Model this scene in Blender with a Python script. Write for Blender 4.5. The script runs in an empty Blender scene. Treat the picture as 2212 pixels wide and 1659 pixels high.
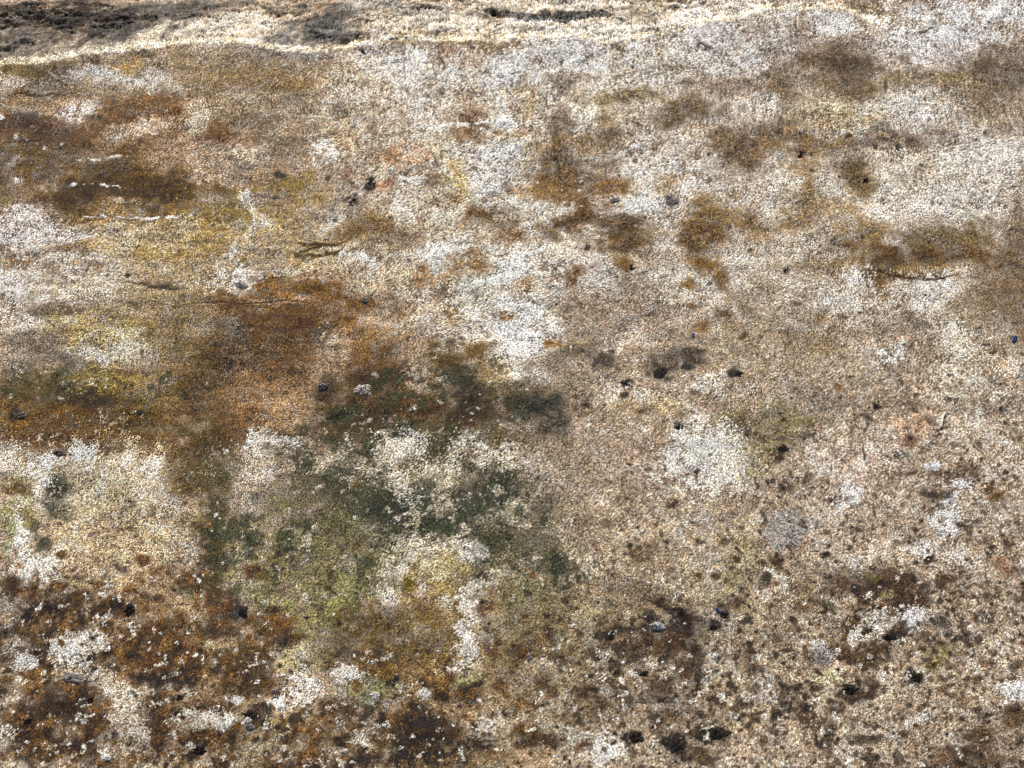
import bpy, bmesh, math, random
import numpy as np
from mathutils import Vector

scene = bpy.context.scene
R = math.radians

# ------------------------------------------------------------------ camera
FACE = R(28.0)                 # slope of the dressed stone face
PITCH = R(38.0)                # camera looks down by this much
HALF = math.tan(R(25.0))
DIST = 0.30 / HALF             # metres to the middle of the face
P0 = np.array([0.0, 0.0, 0.36])
cam_d = bpy.data.cameras.new('camera')
cam = bpy.data.objects.new('camera', cam_d)
scene.collection.objects.link(cam)
cam.location = (0.0, -DIST * math.cos(PITCH), P0[2] + DIST * math.sin(PITCH))
cam.rotation_euler = (R(90.0) - PITCH, 0.0, 0.0)
cam_d.sensor_width = 36.0
cam_d.lens = 18.0 / HALF
cam_d.clip_start = 0.01
cam_d.clip_end = 3000.0
cam_d.dof.use_dof = True
cam_d.dof.focus_distance = DIST * 1.02
cam_d.dof.aperture_fstop = 13.0
scene.camera = cam
scene.cycles.filter_width = 1.1

# ------------------------------------------------------------------ light
SUN_EL, SUN_AZ = R(60.0), R(-16.0)      # azimuth from +Y towards +X
world = bpy.data.worlds.new('World')
scene.world = world
world.use_nodes = True
wn = world.node_tree
bg = wn.nodes['Background']
sky = wn.nodes.new('ShaderNodeTexSky')
sky.sky_type = 'NISHITA'
sky.sun_disc = False
sky.sun_elevation = SUN_EL
sky.sun_rotation = SUN_AZ
wn.links.new(sky.outputs[0], bg.inputs[0])
bg.inputs[1].default_value = 0.06
sun_d = bpy.data.lights.new('sun', 'SUN')
sun_d.energy = 4.2
sun_d.angle = R(0.53)
sun_d.color = (1.0, 0.93, 0.81)
sun = bpy.data.objects.new('sun', sun_d)
scene.collection.objects.link(sun)
sv = Vector((math.cos(SUN_EL) * math.sin(SUN_AZ), math.cos(SUN_EL) * math.cos(SUN_AZ), math.sin(SUN_EL)))
sun.rotation_euler = sv.to_track_quat('Z', 'Y').to_euler()
sun.location = (0, 1, 3)
vs = scene.view_settings
vs.view_transform = 'Standard'
vs.look = 'None'
vs.gamma = 1.0
vs.use_curve_mapping = False
vs.exposure = 0.27

# ------------------------------------------------------------------ noise
rng = np.random.default_rng(11)
LAT = rng.random((8, 512, 512)).astype(np.float32) * 2 - 1

def vnoise(x, y, k=0):
    """smooth value noise, about -1..1, lattice step 1"""
    L = LAT[k % 8]
    off = 37 * k
    xi = np.floor(x).astype(np.int32); yi = np.floor(y).astype(np.int32)
    fx = (x - xi).astype(np.float32); fy = (y - yi).astype(np.float32)
    fx = fx * fx * (3 - 2 * fx); fy = fy * fy * (3 - 2 * fy)
    x0 = (xi + off) & 511; x1 = (x0 + 1) & 511
    y0 = (yi + off * 3) & 511; y1 = (y0 + 1) & 511
    a = L[y0, x0]; b = L[y0, x1]; c = L[y1, x0]; d = L[y1, x1]
    return (a + (b - a) * fx) * (1 - fy) + (c + (d - c) * fx) * fy

def fbm(x, y, octs=4, k=0, gain=0.55):
    s = 0.0; a = 1.0; t = 0.0
    for i in range(octs):
        ca, sa = math.cos(0.6 * i + 0.3), math.sin(0.6 * i + 0.3)
        s = s + a * vnoise((x * ca - y * sa) * 2 ** i, (x * sa + y * ca) * 2 ** i, k + i)
        t += a * a; a *= gain
    return s / math.sqrt(t) * 1.35

def sst(x, a, b):
    t = np.clip((x - a) / (b - a), 0, 1)
    return t * t * (3 - 2 * t)

# ------------------------------------------------------------------ image pixel grid projected on the stone
# The face is laid out in image pixels projected from the camera, 1024 x 768 (about 0.6 mm each);
# rows follow the slope, b metres up from the middle of the face.
CT, ST = math.cos(FACE), math.sin(FACE)
UPV = np.array([0, CT, ST]); NRM = np.array([0, -ST, CT])
TILT = R(90) - PITCH - FACE              # view axis against the face normal (24 degrees)

def b_of(py):
    t = (384.0 - py) / 512.0 * HALF
    return DIST * t / (math.cos(TILT) - t * math.sin(TILT))

def py_of(b):
    q = b / DIST
    t = q * math.cos(TILT) / (1 + q * math.sin(TILT))
    return 384.0 - t / HALF * 512.0

def unit_of(b):                           # metres per image pixel in the row at b
    return (DIST + b * math.sin(TILT)) * HALF / 512.0

def steps(lo, hi, flo, fhi, step, grow=1.22, mid=3.2, reach=250):
    """fine rows where the stone is seen close, coarser ones beyond"""
    def out(n):
        r, a, s = [], 0.0, step
        while a < n:
            s = s * grow if a > reach else min(s * grow, mid)
            a += s; r.append(a)
        return r
    left = [flo - a for a in out(flo - lo)]
    right = [fhi + a for a in out(hi - fhi)]
    return np.array(left[::-1] + list(np.arange(flo, fhi + 0.001, step)) + right)

U = steps(-620, 1640, -14, 1038, 1.0)
PYR = steps(-190, 1000, -12, 782, 1.0)
bb = b_of(PYR)                            # descending
b_end = -P0[2] / ST
ext = []
b, s = bb[-1], abs(bb[-1] - bb[-2])
while b > b_end - 0.02:
    s = min(s * 1.15, 0.02); b -= s; ext.append(b)
B = np.concatenate([bb, np.array(ext)])
PY1 = py_of(B)
NU, NV = len(U), len(B)
X, Y = np.meshgrid(U, PY1)                # image pixel coordinates
X = X.astype(np.float32); Y = Y.astype(np.float32)
A_ = ((U - 512.0)[None, :] * unit_of(B)[:, None])      # metres across
B_ = np.repeat(B[:, None], NU, 1)
MM = 1000.0 / 0.586                       # nominal image pixels per metre on the face
GX = (A_ * MM).astype(np.float32); GY = (-B_ * MM).astype(np.float32)

def srgb(c):
    c = np.asarray(c, dtype=np.float32) / 255.0
    return np.where(c <= 0.04045, c / 12.92, ((c + 0.055) / 1.055) ** 2.4)

# grid pitch: where it is coarse the fine grain is left to the shader
pit = np.maximum(np.abs(np.gradient(GX, axis=1)), np.abs(np.gradient(GY, axis=0))).astype(np.float32)
FINE = np.clip((2.6 - pit) / 0.9, 0, 1); MIDL = np.clip((9 - pit) / 5, 0, 1)
# grain shared by colour and relief
g_w = rng.normal(0, 1, (NV, NU)).astype(np.float32)
g_f = 0.92 * g_w + 0.55 * vnoise(GX / 1.5, GY / 1.5, 1) + 0.15 * vnoise(GX / 2.7 + 9, GY / 2.7, 2)
g_f *= FINE
g_m = fbm(GX / 5.0, GY / 5.0, 2, 3) * FINE
g_l = fbm(GX / 17.0, GY / 17.0, 3, 5) * MIDL
g_h = fbm(GX / 70.0, GY / 70.0, 4, 2)
WX = X + 9.0 * fbm(GX / 46, GY / 46, 3, 1) + 2.2 * g_m
WY = Y + 5.5 * fbm(GX / 46 + 31, GY / 46, 3, 4) + 2.2 * fbm(GX / 6.5, GY / 6.5 + 50, 2, 6)
g_x = fbm(GX / 44 + 5, GY / 34, 5, 0, 0.7)
EDGE = 0.26 * g_x + 0.24 * g_l + 0.22 * g_m + 0.20 * g_f

COL = np.empty((NV, NU, 3), np.float32)
COL[:] = srgb((172, 153, 133))
RAISE = np.zeros((NV, NU), np.float32)    # crusts stand proud, wear lies deeper

PAL = dict(
    W=(233, 227, 219), C=(207, 204, 205), L=(204, 189, 167), B=(170, 150, 122), P=(194, 170, 148),
    T=(132, 111, 88), D=(80, 62, 46), K=(36, 33, 33), O=(152, 112, 50), Y=(163, 140, 80),
    G=(70, 77, 58), E=(150, 147, 104), R=(140, 88, 42), S=(98, 60, 26), H=(120, 122, 130), Q=(202, 192, 176))

def window(x0, x1, y0, y1):
    i0 = int(np.searchsorted(U, x0)); i1 = int(np.searchsorted(U, x1))
    j0 = int(np.searchsorted(PY1, y0)); j1 = int(np.searchsorted(PY1, y1))
    return slice(max(j0, 0), max(j1, 0)), slice(max(i0, 0), max(i1, 0))

def stain(x, y, rx, ry, c, op=0.8, rot=0.0, soft=0.34, rough=1.0, lift=None):
    col = srgb(PAL[c] if isinstance(c, str) else c)
    r = max(rx, ry) * 1.9 + 16
    w = window(x - r, x + r, y - r, y + r)
    if w[0].stop <= w[0].start or w[1].stop <= w[1].start:
        return
    small = min(1.0, (max(rx, ry)) / 9.0)
    dx = X[w] + (WX[w] - X[w]) * small - x
    dy = Y[w] + (WY[w] - Y[w]) * small - y
    if rot:
        ca, sa = math.cos(R(rot)), math.sin(R(rot))
        dx, dy = dx * ca + dy * sa, -dx * sa + dy * ca
    d = np.sqrt((dx / rx) ** 2 + (dy / ry) ** 2)
    if max(rx, ry) > 7:
        soft, rough = (max(soft, 0.52), rough * 1.6) if y < 520 else (0.30, rough * 1.35)
    f = 1.0 - d + EDGE[w] * rough
    m = sst(f, -soft, soft) * op
    COL[w] += (col - COL[w]) * m[..., None]
    lum = float(col.mean())
    if lift is None:
        lift = 0.35 if lum > 0.5 else (-0.25 if lum < 0.06 else 0.0)
    if lift:
        RAISE[w] += lift * m

def pdist(px, py, pts):
    d = np.full(px.shape, 1e9, np.float32); tt = np.zeros(px.shape, np.float32)
    n = len(pts) - 1
    for i in range(n):
        ax, ay = pts[i]; bx, by = pts[i + 1]
        vx, vy = bx - ax, by - ay
        t = np.clip(((px - ax) * vx + (py - ay) * vy) / (vx * vx + vy * vy + 1e-9), 0, 1)
        e = np.hypot(px - ax - t * vx, py - ay - t * vy)
        k = e < d
        d = np.where(k, e, d); tt = np.where(k, (i + t) / n, tt)
    return d, tt

def stroke(pts, half, c, op=0.8, warp=0.35, lift=0.0, taper=True, rough=0.5, dash=0.0):
    col = srgb(PAL[c] if isinstance(c, str) else c)
    xs = [p[0] for p in pts]; ys = [p[1] for p in pts]
    w = window(min(xs) - half * 3 - 12, max(xs) + half * 3 + 12, min(ys) - half * 3 - 12, max(ys) + half * 3 + 12)
    if w[0].stop <= w[0].start or w[1].stop <= w[1].start:
        return
    d, t = pdist(X[w] + (WX[w] - X[w]) * warp, Y[w] + (WY[w] - Y[w]) * warp, pts)
    h = half * (np.clip(np.minimum(t, 1 - t) * 5, 0.25, 1) if taper else 1.0)
    f = 1 - d / h + EDGE[w] * rough
    if dash:
        f = f - dash * (0.6 - g_m[w])
    m = sst(f, -0.3, 0.35) * op
    COL[w] += (col - COL[w]) * m[..., None]
    if lift:
        RAISE[w] += lift * m

SRC = 0.25                                # marks are full-size image pixels, scaled to the grid
ARRIS = [(-2600, 330), (-900, 300), (-200, 262), (0, 250), (240, 232), (555, 195), (830, 172), (1000, 178), (1130, 208),
         (1290, 200), (1440, 180), (1570, 150), (1780, 165), (1945, 158), (2110, 162), (2280, 148), (2400, 166), (2480, 168),
         (2630, 128), (2740, 120), (2890, 84), (3050, 48), (3240, 30), (3390, 38), (3480, 96), (3520, 120),
         (3600, 40), (3700, -70), (3950, -160), (4400, -260), (6500, -420)]
RISERS = [  # shaded little cliffs of the broken top: points, half width
    ([(1900, 10), (1960, 24), (2050, 42), (2120, 62), (2220, 70), (2330, 60), (2420, 48), (2470, 58), (2545, 84)], 18, -0.55),
    ([(-700, 90), (-200, 70), (60, 66), (220, 84), (400, 70), (520, 50)], 46),
    ([(500, 66), (620, 62), (740, 50), (880, 50)], 15),
    ([(1010, 32), (1100, 44), (1200, 46)], 11),
    ([(1185, 92), (1230, 126), (1300, 146), (1372, 152), (1424, 150), (1475, 114)], 14),
    ([(935, 236), (1004, 214), (1078, 188)], 9),
    ([(3110, 52), (3181, 46), (3269, 28), (3360, 34)], 7),
    ([(1560, 20), (1700, 8), (1860, 20)], 8),
    ([(2640, 8), (2760, 18), (2850, 2)], 10),
    ([(-200, 200), (60, 176), (150, 160)], 9),
]
ax = np.array([p[0] for p in ARRIS]) * SRC; ay = np.array([p[1] for p in ARRIS]) * SRC
arris_y = np.interp(U, ax, ay) + 2.0 * fbm(U[None, :] / 9.0, np.zeros((1, NU)), 3, 2)[0] \
    + 0.9 * fbm(U[None, :] / 3.0, np.ones((1, NU)), 2, 4)[0]
LEDGE = sst(arris_y[None, :] - Y, -1.5, 3.0)      # 1 on the broken top
RISE = np.zeros((NV, NU), np.float32); STEEP = np.full((NV, NU), -0.35, np.float32)
for pts, hw, *st_ in RISERS:
    p = [(a * SRC, c * SRC) for a, c in pts]
    h0 = hw * SRC
    w = window(min(q[0] for q in p) - 30, max(q[0] for q in p) + 30, min(q[1] for q in p) - 30, max(q[1] for q in p) + 30)
    d, t = pdist(X[w] + 0.5 * (WX[w] - X[w]), Y[w] + 0.5 * (WY[w] - Y[w]), p)
    h = h0 * np.clip(np.minimum(t, 1 - t) * 5, 0.3, 1)
    m = sst(1 - d / h + 0.22 * EDGE[w], -0.2, 0.25)
    STEEP[w] = np.where(m > RISE[w], st_[0] if st_ else -0.12, STEEP[w])
    RISE[w] = np.maximum(RISE[w], m)

# ------------------------------------------------------------------ stains, image tile by image tile
def tile(tx, ty, rows):
    ox, oy = (0, 1366, 2730)[tx] / 4.0, (0, 1024, 2048)[ty] / 4.0
    k = 1366.0 / 2212.0 / 4.0
    for r in rows:
        x, y, rx, ry, c = r[:5]
        op = r[5] if len(r) > 5 else 0.82
        if ty == 2 and not isinstance(c, str) and max(c) - min(c) > 0.42 * max(c):
            c = tuple(v * 0.84 for v in c)        # the crust at the foot is a deeper brown
        rot = r[6] if len(r) > 6 else 0
        stain(ox + x * k, oy + y * k, rx * k, ry * k, c, op, rot)

#BASES
def fullt(rows):  # positions in pixels of the enlarged whole image
    k = 1024.0 / 2212.0
    for r in rows:
        x, y, rx, ry, c = r[:5]
        stain(x * k, y * k, rx * k, ry * k, c, r[5] if len(r) > 5 else 0.7, r[6] if len(r) > 6 else 0, soft=0.6)

# broad tones of the face
fullt([
    (350, 250, 420, 110, (158, 132, 100)), (900, 220, 300, 120, (186, 168, 146)), (1500, 170, 420, 90, (188, 178, 166)),
    (2050, 110, 220, 120, (205, 200, 198)), (1250, 480, 420, 200, (196, 182, 164)), (1850, 430, 380, 170, (188, 174, 156)),
    (280, 430, 330, 90, (150, 120, 70)), (150, 600, 220, 130, (196, 180, 160)), (560, 590, 300, 100, (172, 150, 112)),
    (250, 850, 330, 100, (146, 120, 72)), (620, 800, 260, 170, (140, 102, 60)), (1110, 700, 170, 150, (218, 206, 188)),
    (920, 900, 300, 110, (112, 92, 58)), (980, 1070, 330, 160, (112, 106, 80)), (300, 1090, 300, 130, (194, 178, 150)),
    (1500, 950, 340, 260, (172, 154, 134)), (1950, 800, 330, 260, (166, 150, 130)), (1990, 1120, 270, 220, (184, 166, 148)),
    (760, 1200, 260, 130, (142, 130, 96)), (300, 1420, 380, 230, (172, 146, 112)), (980, 1330, 200, 180, (178, 154, 108)),
    (1000, 1560, 300, 120, (150, 126, 92)), (1400, 1350, 260, 200, (146, 130, 100)), (1850, 1420, 400, 220, (182, 164, 142)),
    (1450, 1580, 400, 110, (180, 162, 140)),
    (110, 255, 250, 60, (136, 100, 62)), (90, 340, 200, 55, (134, 106, 76)), (330, 380, 180, 60, (140, 106, 58)), (330, 260, 90, 40, (140, 98, 52)),
    (1150, 150, 380, 90, (204, 192, 178)), (1450, 250, 360, 90, (204, 194, 182)), (1120, 420, 190, 170, (214, 204, 192)), (1700, 420, 330, 150, (206, 196, 184)),
    (2080, 330, 200, 120, (200, 190, 178)), (2060, 470, 190, 120, (208, 200, 190)), (1050, 570, 240, 70, (212, 202, 188)), (1900, 200, 200, 70, (190, 176, 158)),
    (1650, 620, 330, 110, (196, 184, 170)), (80, 560, 130, 80, (214, 204, 196)), (980, 950, 230, 130, (104, 94, 64)), (900, 1080, 260, 110, (92, 90, 66)), (1130, 1180, 180, 110, (116, 108, 80)),
    (180, 880, 260, 70, (132, 98, 44)), (560, 720, 200, 120, (128, 88, 44)), (250, 400, 250, 60, (138, 104, 52)),
])

tile(0, 0, [
    # broken top; its shade region is painted in as dark grey
    (300, 120, 480, 150, (112, 95, 80), .75), (950, 110, 330, 90, (104, 98, 92), .7), (520, 200, 240, 50, (84, 78, 72), .6),
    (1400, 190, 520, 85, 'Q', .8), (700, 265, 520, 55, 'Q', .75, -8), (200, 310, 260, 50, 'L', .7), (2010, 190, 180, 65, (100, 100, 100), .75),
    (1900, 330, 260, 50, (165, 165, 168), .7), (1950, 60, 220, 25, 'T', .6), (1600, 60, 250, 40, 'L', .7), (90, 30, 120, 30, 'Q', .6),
    (1250, 60, 180, 40, (110, 105, 100), .6), (80, 200, 90, 60, (190, 160, 125), .5),
    # just under the edge
    (180, 440, 240, 70, (150, 125, 75)), (300, 430, 110, 40, (110, 88, 40), .8), (600, 395, 70, 32, 'D'), (890, 362, 70, 30, 'D'), (945, 425, 65, 40, (95, 78, 50)),
    (790, 425, 100, 38, (200, 165, 100)), (620, 500, 180, 50, 'C'), (930, 510, 260, 50, (195, 192, 188)), (1010, 552, 95, 45, 'W'),
    (240, 530, 180, 55, (140, 128, 112)), (30, 500, 60, 45, 'L'), (1250, 440, 200, 60, (180, 155, 120), .7), (1450, 430, 90, 50, 'T', .6), (1800, 470, 350, 80, (150, 128, 98), .7),
    (100, 600, 240, 18, 'D', .6), (160, 655, 260, 45, (160, 135, 105)), (600, 630, 260, 60, (172, 145, 115)),
    (750, 662, 55, 35, (85, 58, 42)), (980, 690, 120, 85, (145, 95, 45)), (930, 640, 40, 40, (180, 120, 60)), (900, 775, 270, 40, (135, 88, 48), .85, -14),
    (250, 795, 370, 55, (104, 66, 48)), (500, 715, 110, 45, 'C'), (430, 770, 80, 50, (225, 210, 200), .7), (330, 870, 420, 60, (124, 88, 58)),
    (100, 890, 18, 24, 'W', 1), (180, 915, 12, 10, 'W', 1), (200, 817, 14, 9, 'W', 1), (12, 752, 18, 12, 'W', 1),
    (90, 960, 220, 28, (152, 132, 98)), (350, 960, 320, 55, (122, 98, 72)), (60, 1058, 85, 36, 'C'), (130, 1152, 75, 28, 'C'), (240, 1150, 120, 60, (125, 100, 75), .7),
    (900, 842, 260, 52, (205, 186, 166), .9, -18), (1500, 600, 620, 230, (152, 132, 108), .7), (1900, 520, 300, 60, (168, 142, 108), .6), (1250, 800, 90, 90, 'L', .7),
    (1450, 892, 110, 50, (136, 86, 52)), (1650, 950, 95, 75, 'L'), (2130, 930, 110, 95, (222, 214, 205)), (1800, 900, 120, 120, (135, 116, 95), .7),
    (820, 1100, 420, 65, (130, 104, 62)), (1250, 1000, 260, 90, 'P', .7), (1400, 1130, 220, 50, 'P', .8), (560, 1010, 140, 50, (150, 130, 110), .6),
    (820, 1240, 420, 52, (112, 80, 38), .9), (530, 1292, 60, 48, (72, 52, 26), .9), (1085, 1262, 110, 40, (78, 56, 30), .9), (950, 1325, 110, 50, (112, 78, 36)),
    (1120, 1350, 65, 42, 'O'), (785, 1320, 110, 36, 'L'), (832, 1332, 42, 24, 'D'), (1180, 1160, 60, 80, (135, 100, 52), .7),
    (1440, 1390, 190, 85, (160, 136, 66)), (1350, 1462, 110, 36, (135, 98, 40)), (1780, 1230, 140, 60, (165, 138, 80)), (1895, 1165, 55, 48, 'Y'),
    (1450, 1220, 160, 40, (130, 105, 62), .7), (1815, 1122, 36, 26, (50, 48, 48), .9), (1795, 1286, 26, 15, 'K', .9), (2115, 1155, 26, 20, 'D'), (2130, 1500, 26, 20, 'D'),
    (1610, 1290, 55, 60, 'W'), (1640, 1420, 42, 60, 'W'), (2180, 1470, 55, 62, 'W'), (1745, 1440, 45, 32, 'W'), (1860, 1400, 160, 90, (150, 128, 88), .6),
    (310, 1290, 110, 55, (130, 112, 82)), (330, 1412, 130, 50, (92, 68, 38), .9), (100, 1470, 210, 120, (216, 206, 202), .85), (490, 1545, 240, 80, (214, 206, 206), .85),
    (120, 1645, 170, 36, (130, 110, 85)), (450, 1632, 110, 36, (112, 82, 40)), (880, 1580, 380, 80, (176, 150, 92)), (950, 1505, 140, 60, 'L'),
    (1150, 1475, 65, 30, 'W', .7), (1580, 1612, 55, 40, 'W'), (1920, 1560, 260, 90, (168, 150, 116), .6), (600, 1400, 200, 50, (158, 128, 82), .7), (1280, 1550, 180, 70, (170, 148, 100), .7),
])
tile(1, 0, [
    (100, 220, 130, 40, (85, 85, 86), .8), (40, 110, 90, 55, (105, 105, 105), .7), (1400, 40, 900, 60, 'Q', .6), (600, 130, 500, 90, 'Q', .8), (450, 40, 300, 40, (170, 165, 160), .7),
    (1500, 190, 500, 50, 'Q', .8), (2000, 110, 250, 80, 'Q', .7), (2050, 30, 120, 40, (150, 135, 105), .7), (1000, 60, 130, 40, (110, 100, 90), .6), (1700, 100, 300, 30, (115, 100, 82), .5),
    (300, 265, 330, 45, (150, 130, 102)), (300, 320, 120, 30, (130, 110, 80), .6), (650, 345, 60, 100, (130, 108, 84)), (640, 410, 26, 50, (92, 76, 58), .8), (870, 292, 260, 55, (136, 114, 86)), (1160, 305, 110, 34, (125, 100, 70)),
    (390, 410, 150, 95, (214, 211, 210), .9), (780, 380, 170, 70, (186, 158, 140), .7), (1080, 460, 140, 90, (216, 213, 208), .9), (1350, 345, 130, 60, (206, 200, 192)), (1570, 430, 150, 100, (224, 221, 219), .9),
    (1750, 290, 110, 50, (140, 120, 88)), (1960, 285, 110, 60, (226, 222, 216)), (2010, 420, 240, 110, (200, 192, 178), .8), (2110, 440, 40, 24, (90, 82, 70)), (1740, 480, 60, 110, (175, 158, 130), .6),
    (230, 650, 330, 190, (198, 178, 156), .7), (60, 820, 90, 70, (185, 155, 115), .6), (900, 620, 250, 80, (186, 172, 150), .8), (1480, 510, 85, 46, (120, 98, 74)), (1400, 430, 20, 70, (110, 95, 75), .7), (1160, 590, 40, 85, (150, 122, 82)), (1170, 700, 40, 80, (180, 158, 118), .6),
    (1870, 640, 185, 36, (136, 114, 72), .9), (840, 765, 85, 82, (134, 94, 38), .95), (850, 872, 110, 28, (138, 100, 50)), (1020, 835, 170, 40, (166, 132, 78)), (920, 880, 90, 30, (180, 150, 100), .7),
    (1070, 775, 95, 26, 'W', .95), (755, 780, 45, 40, 'W', .85), (1000, 627, 80, 18, 'W', .9), (640, 800, 80, 30, 'W', .5), (1600, 720, 220, 160, (202, 192, 172), .7), (1390, 760, 60, 110, (142, 122, 98), .7), (1660, 850, 140, 60, (214, 205, 188), .7),
    (2150, 760, 95, 55, (112, 92, 58), .9), (1745, 790, 65, 60, (150, 128, 92), .8), (1950, 810, 30, 20, 'T'), (1950, 740, 140, 80, (170, 156, 134), .6),
    (950, 940, 150, 75, (226, 222, 216), .9), (930, 1080, 140, 130, (222, 218, 213), .9), (1250, 980, 120, 80, (170, 148, 116), .8), (1420, 1010, 75, 190, (124, 102, 78), .92), (1520, 1140, 150, 75, (122, 100, 76), .92), (1720, 965, 100, 85, (128, 104, 72), .92), (1530, 930, 180, 40, (152, 124, 82), .85), (1530, 1010, 70, 60, (150, 120, 78), .7),
    (450, 1010, 150, 60, (186, 142, 108), .8), (330, 1170, 70, 40, (172, 114, 74), .8), (60, 1115, 30, 30, (170, 105, 50), .8), (770, 1180, 60, 95, (214, 180, 112), .9), (720, 1010, 100, 95, (216, 192, 154), .8), (190, 1195, 36, 38, 'K', 1), (75, 1300, 55, 26, (66, 60, 52), .95),
    (420, 1118, 26, 14, 'D'), (310, 1308, 34, 14, 'D'), (600, 1170, 85, 50, (138, 116, 84)), (700, 1292, 55, 40, (150, 118, 55)), (480, 1150, 62, 26, 'W'), (960, 1312, 85, 46, 'W', .9), (900, 1215, 120, 45, 'C', .8), (1130, 1230, 42, 30, (135, 134, 146), .9), (1100, 1332, 28, 24, (100, 98, 108), .9), (1020, 1270, 40, 26, (110, 85, 52)),
    (1900, 1150, 350, 210, (212, 205, 197), .85), (1790, 1330, 140, 90, (226, 221, 214), .9), (1350, 1240, 90, 52, (216, 210, 202), .85), (1480, 1320, 70, 50, (220, 214, 206), .85), (1600, 1320, 75, 120, (138, 98, 42), .95), (1400, 1185, 85, 75, (162, 126, 68), .85), (1250, 1220, 70, 46, (165, 128, 70), .7), (1725, 1180, 75, 60, (158, 116, 52), .9), (1540, 1405, 75, 46, (122, 86, 38), .95), (1820, 1432, 90, 48, (112, 84, 50), .9), (2150, 1180, 70, 60, (162, 130, 78), .7),
    (600, 1500, 520, 200, (164, 142, 112), .55), (870, 1375, 48, 40, (142, 98, 40), .9), (1000, 1430, 210, 50, (140, 118, 88), .8), (1130, 1530, 80, 48, (132, 92, 38), .95), (1360, 1500, 75, 58, (130, 100, 46), .95), (1250, 1540, 70, 60, (160, 132, 80), .7), (650, 1410, 160, 80, (202, 192, 172), .8), (450, 1400, 110, 60, (206, 194, 178), .7),
    (1205, 1480, 52, 46, 'W', .95), (1310, 1605, 62, 46, 'W', .9), (690, 1625, 85, 46, 'W', .85), (200, 1605, 240, 50, (208, 192, 166), .7), (150, 1480, 160, 52, (152, 120, 72), .8), (60, 1540, 80, 50, (130, 100, 50), .7), (1680, 1550, 160, 90, (208, 200, 186), .7), (2155, 1300, 46, 30, (84, 82, 90), .95), (1840, 1560, 90, 60, (124, 92, 46), .9), (400, 1540, 150, 60, (138, 112, 80), .7), (1950, 1520, 120, 60, (140, 115, 80), .7),
])
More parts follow.
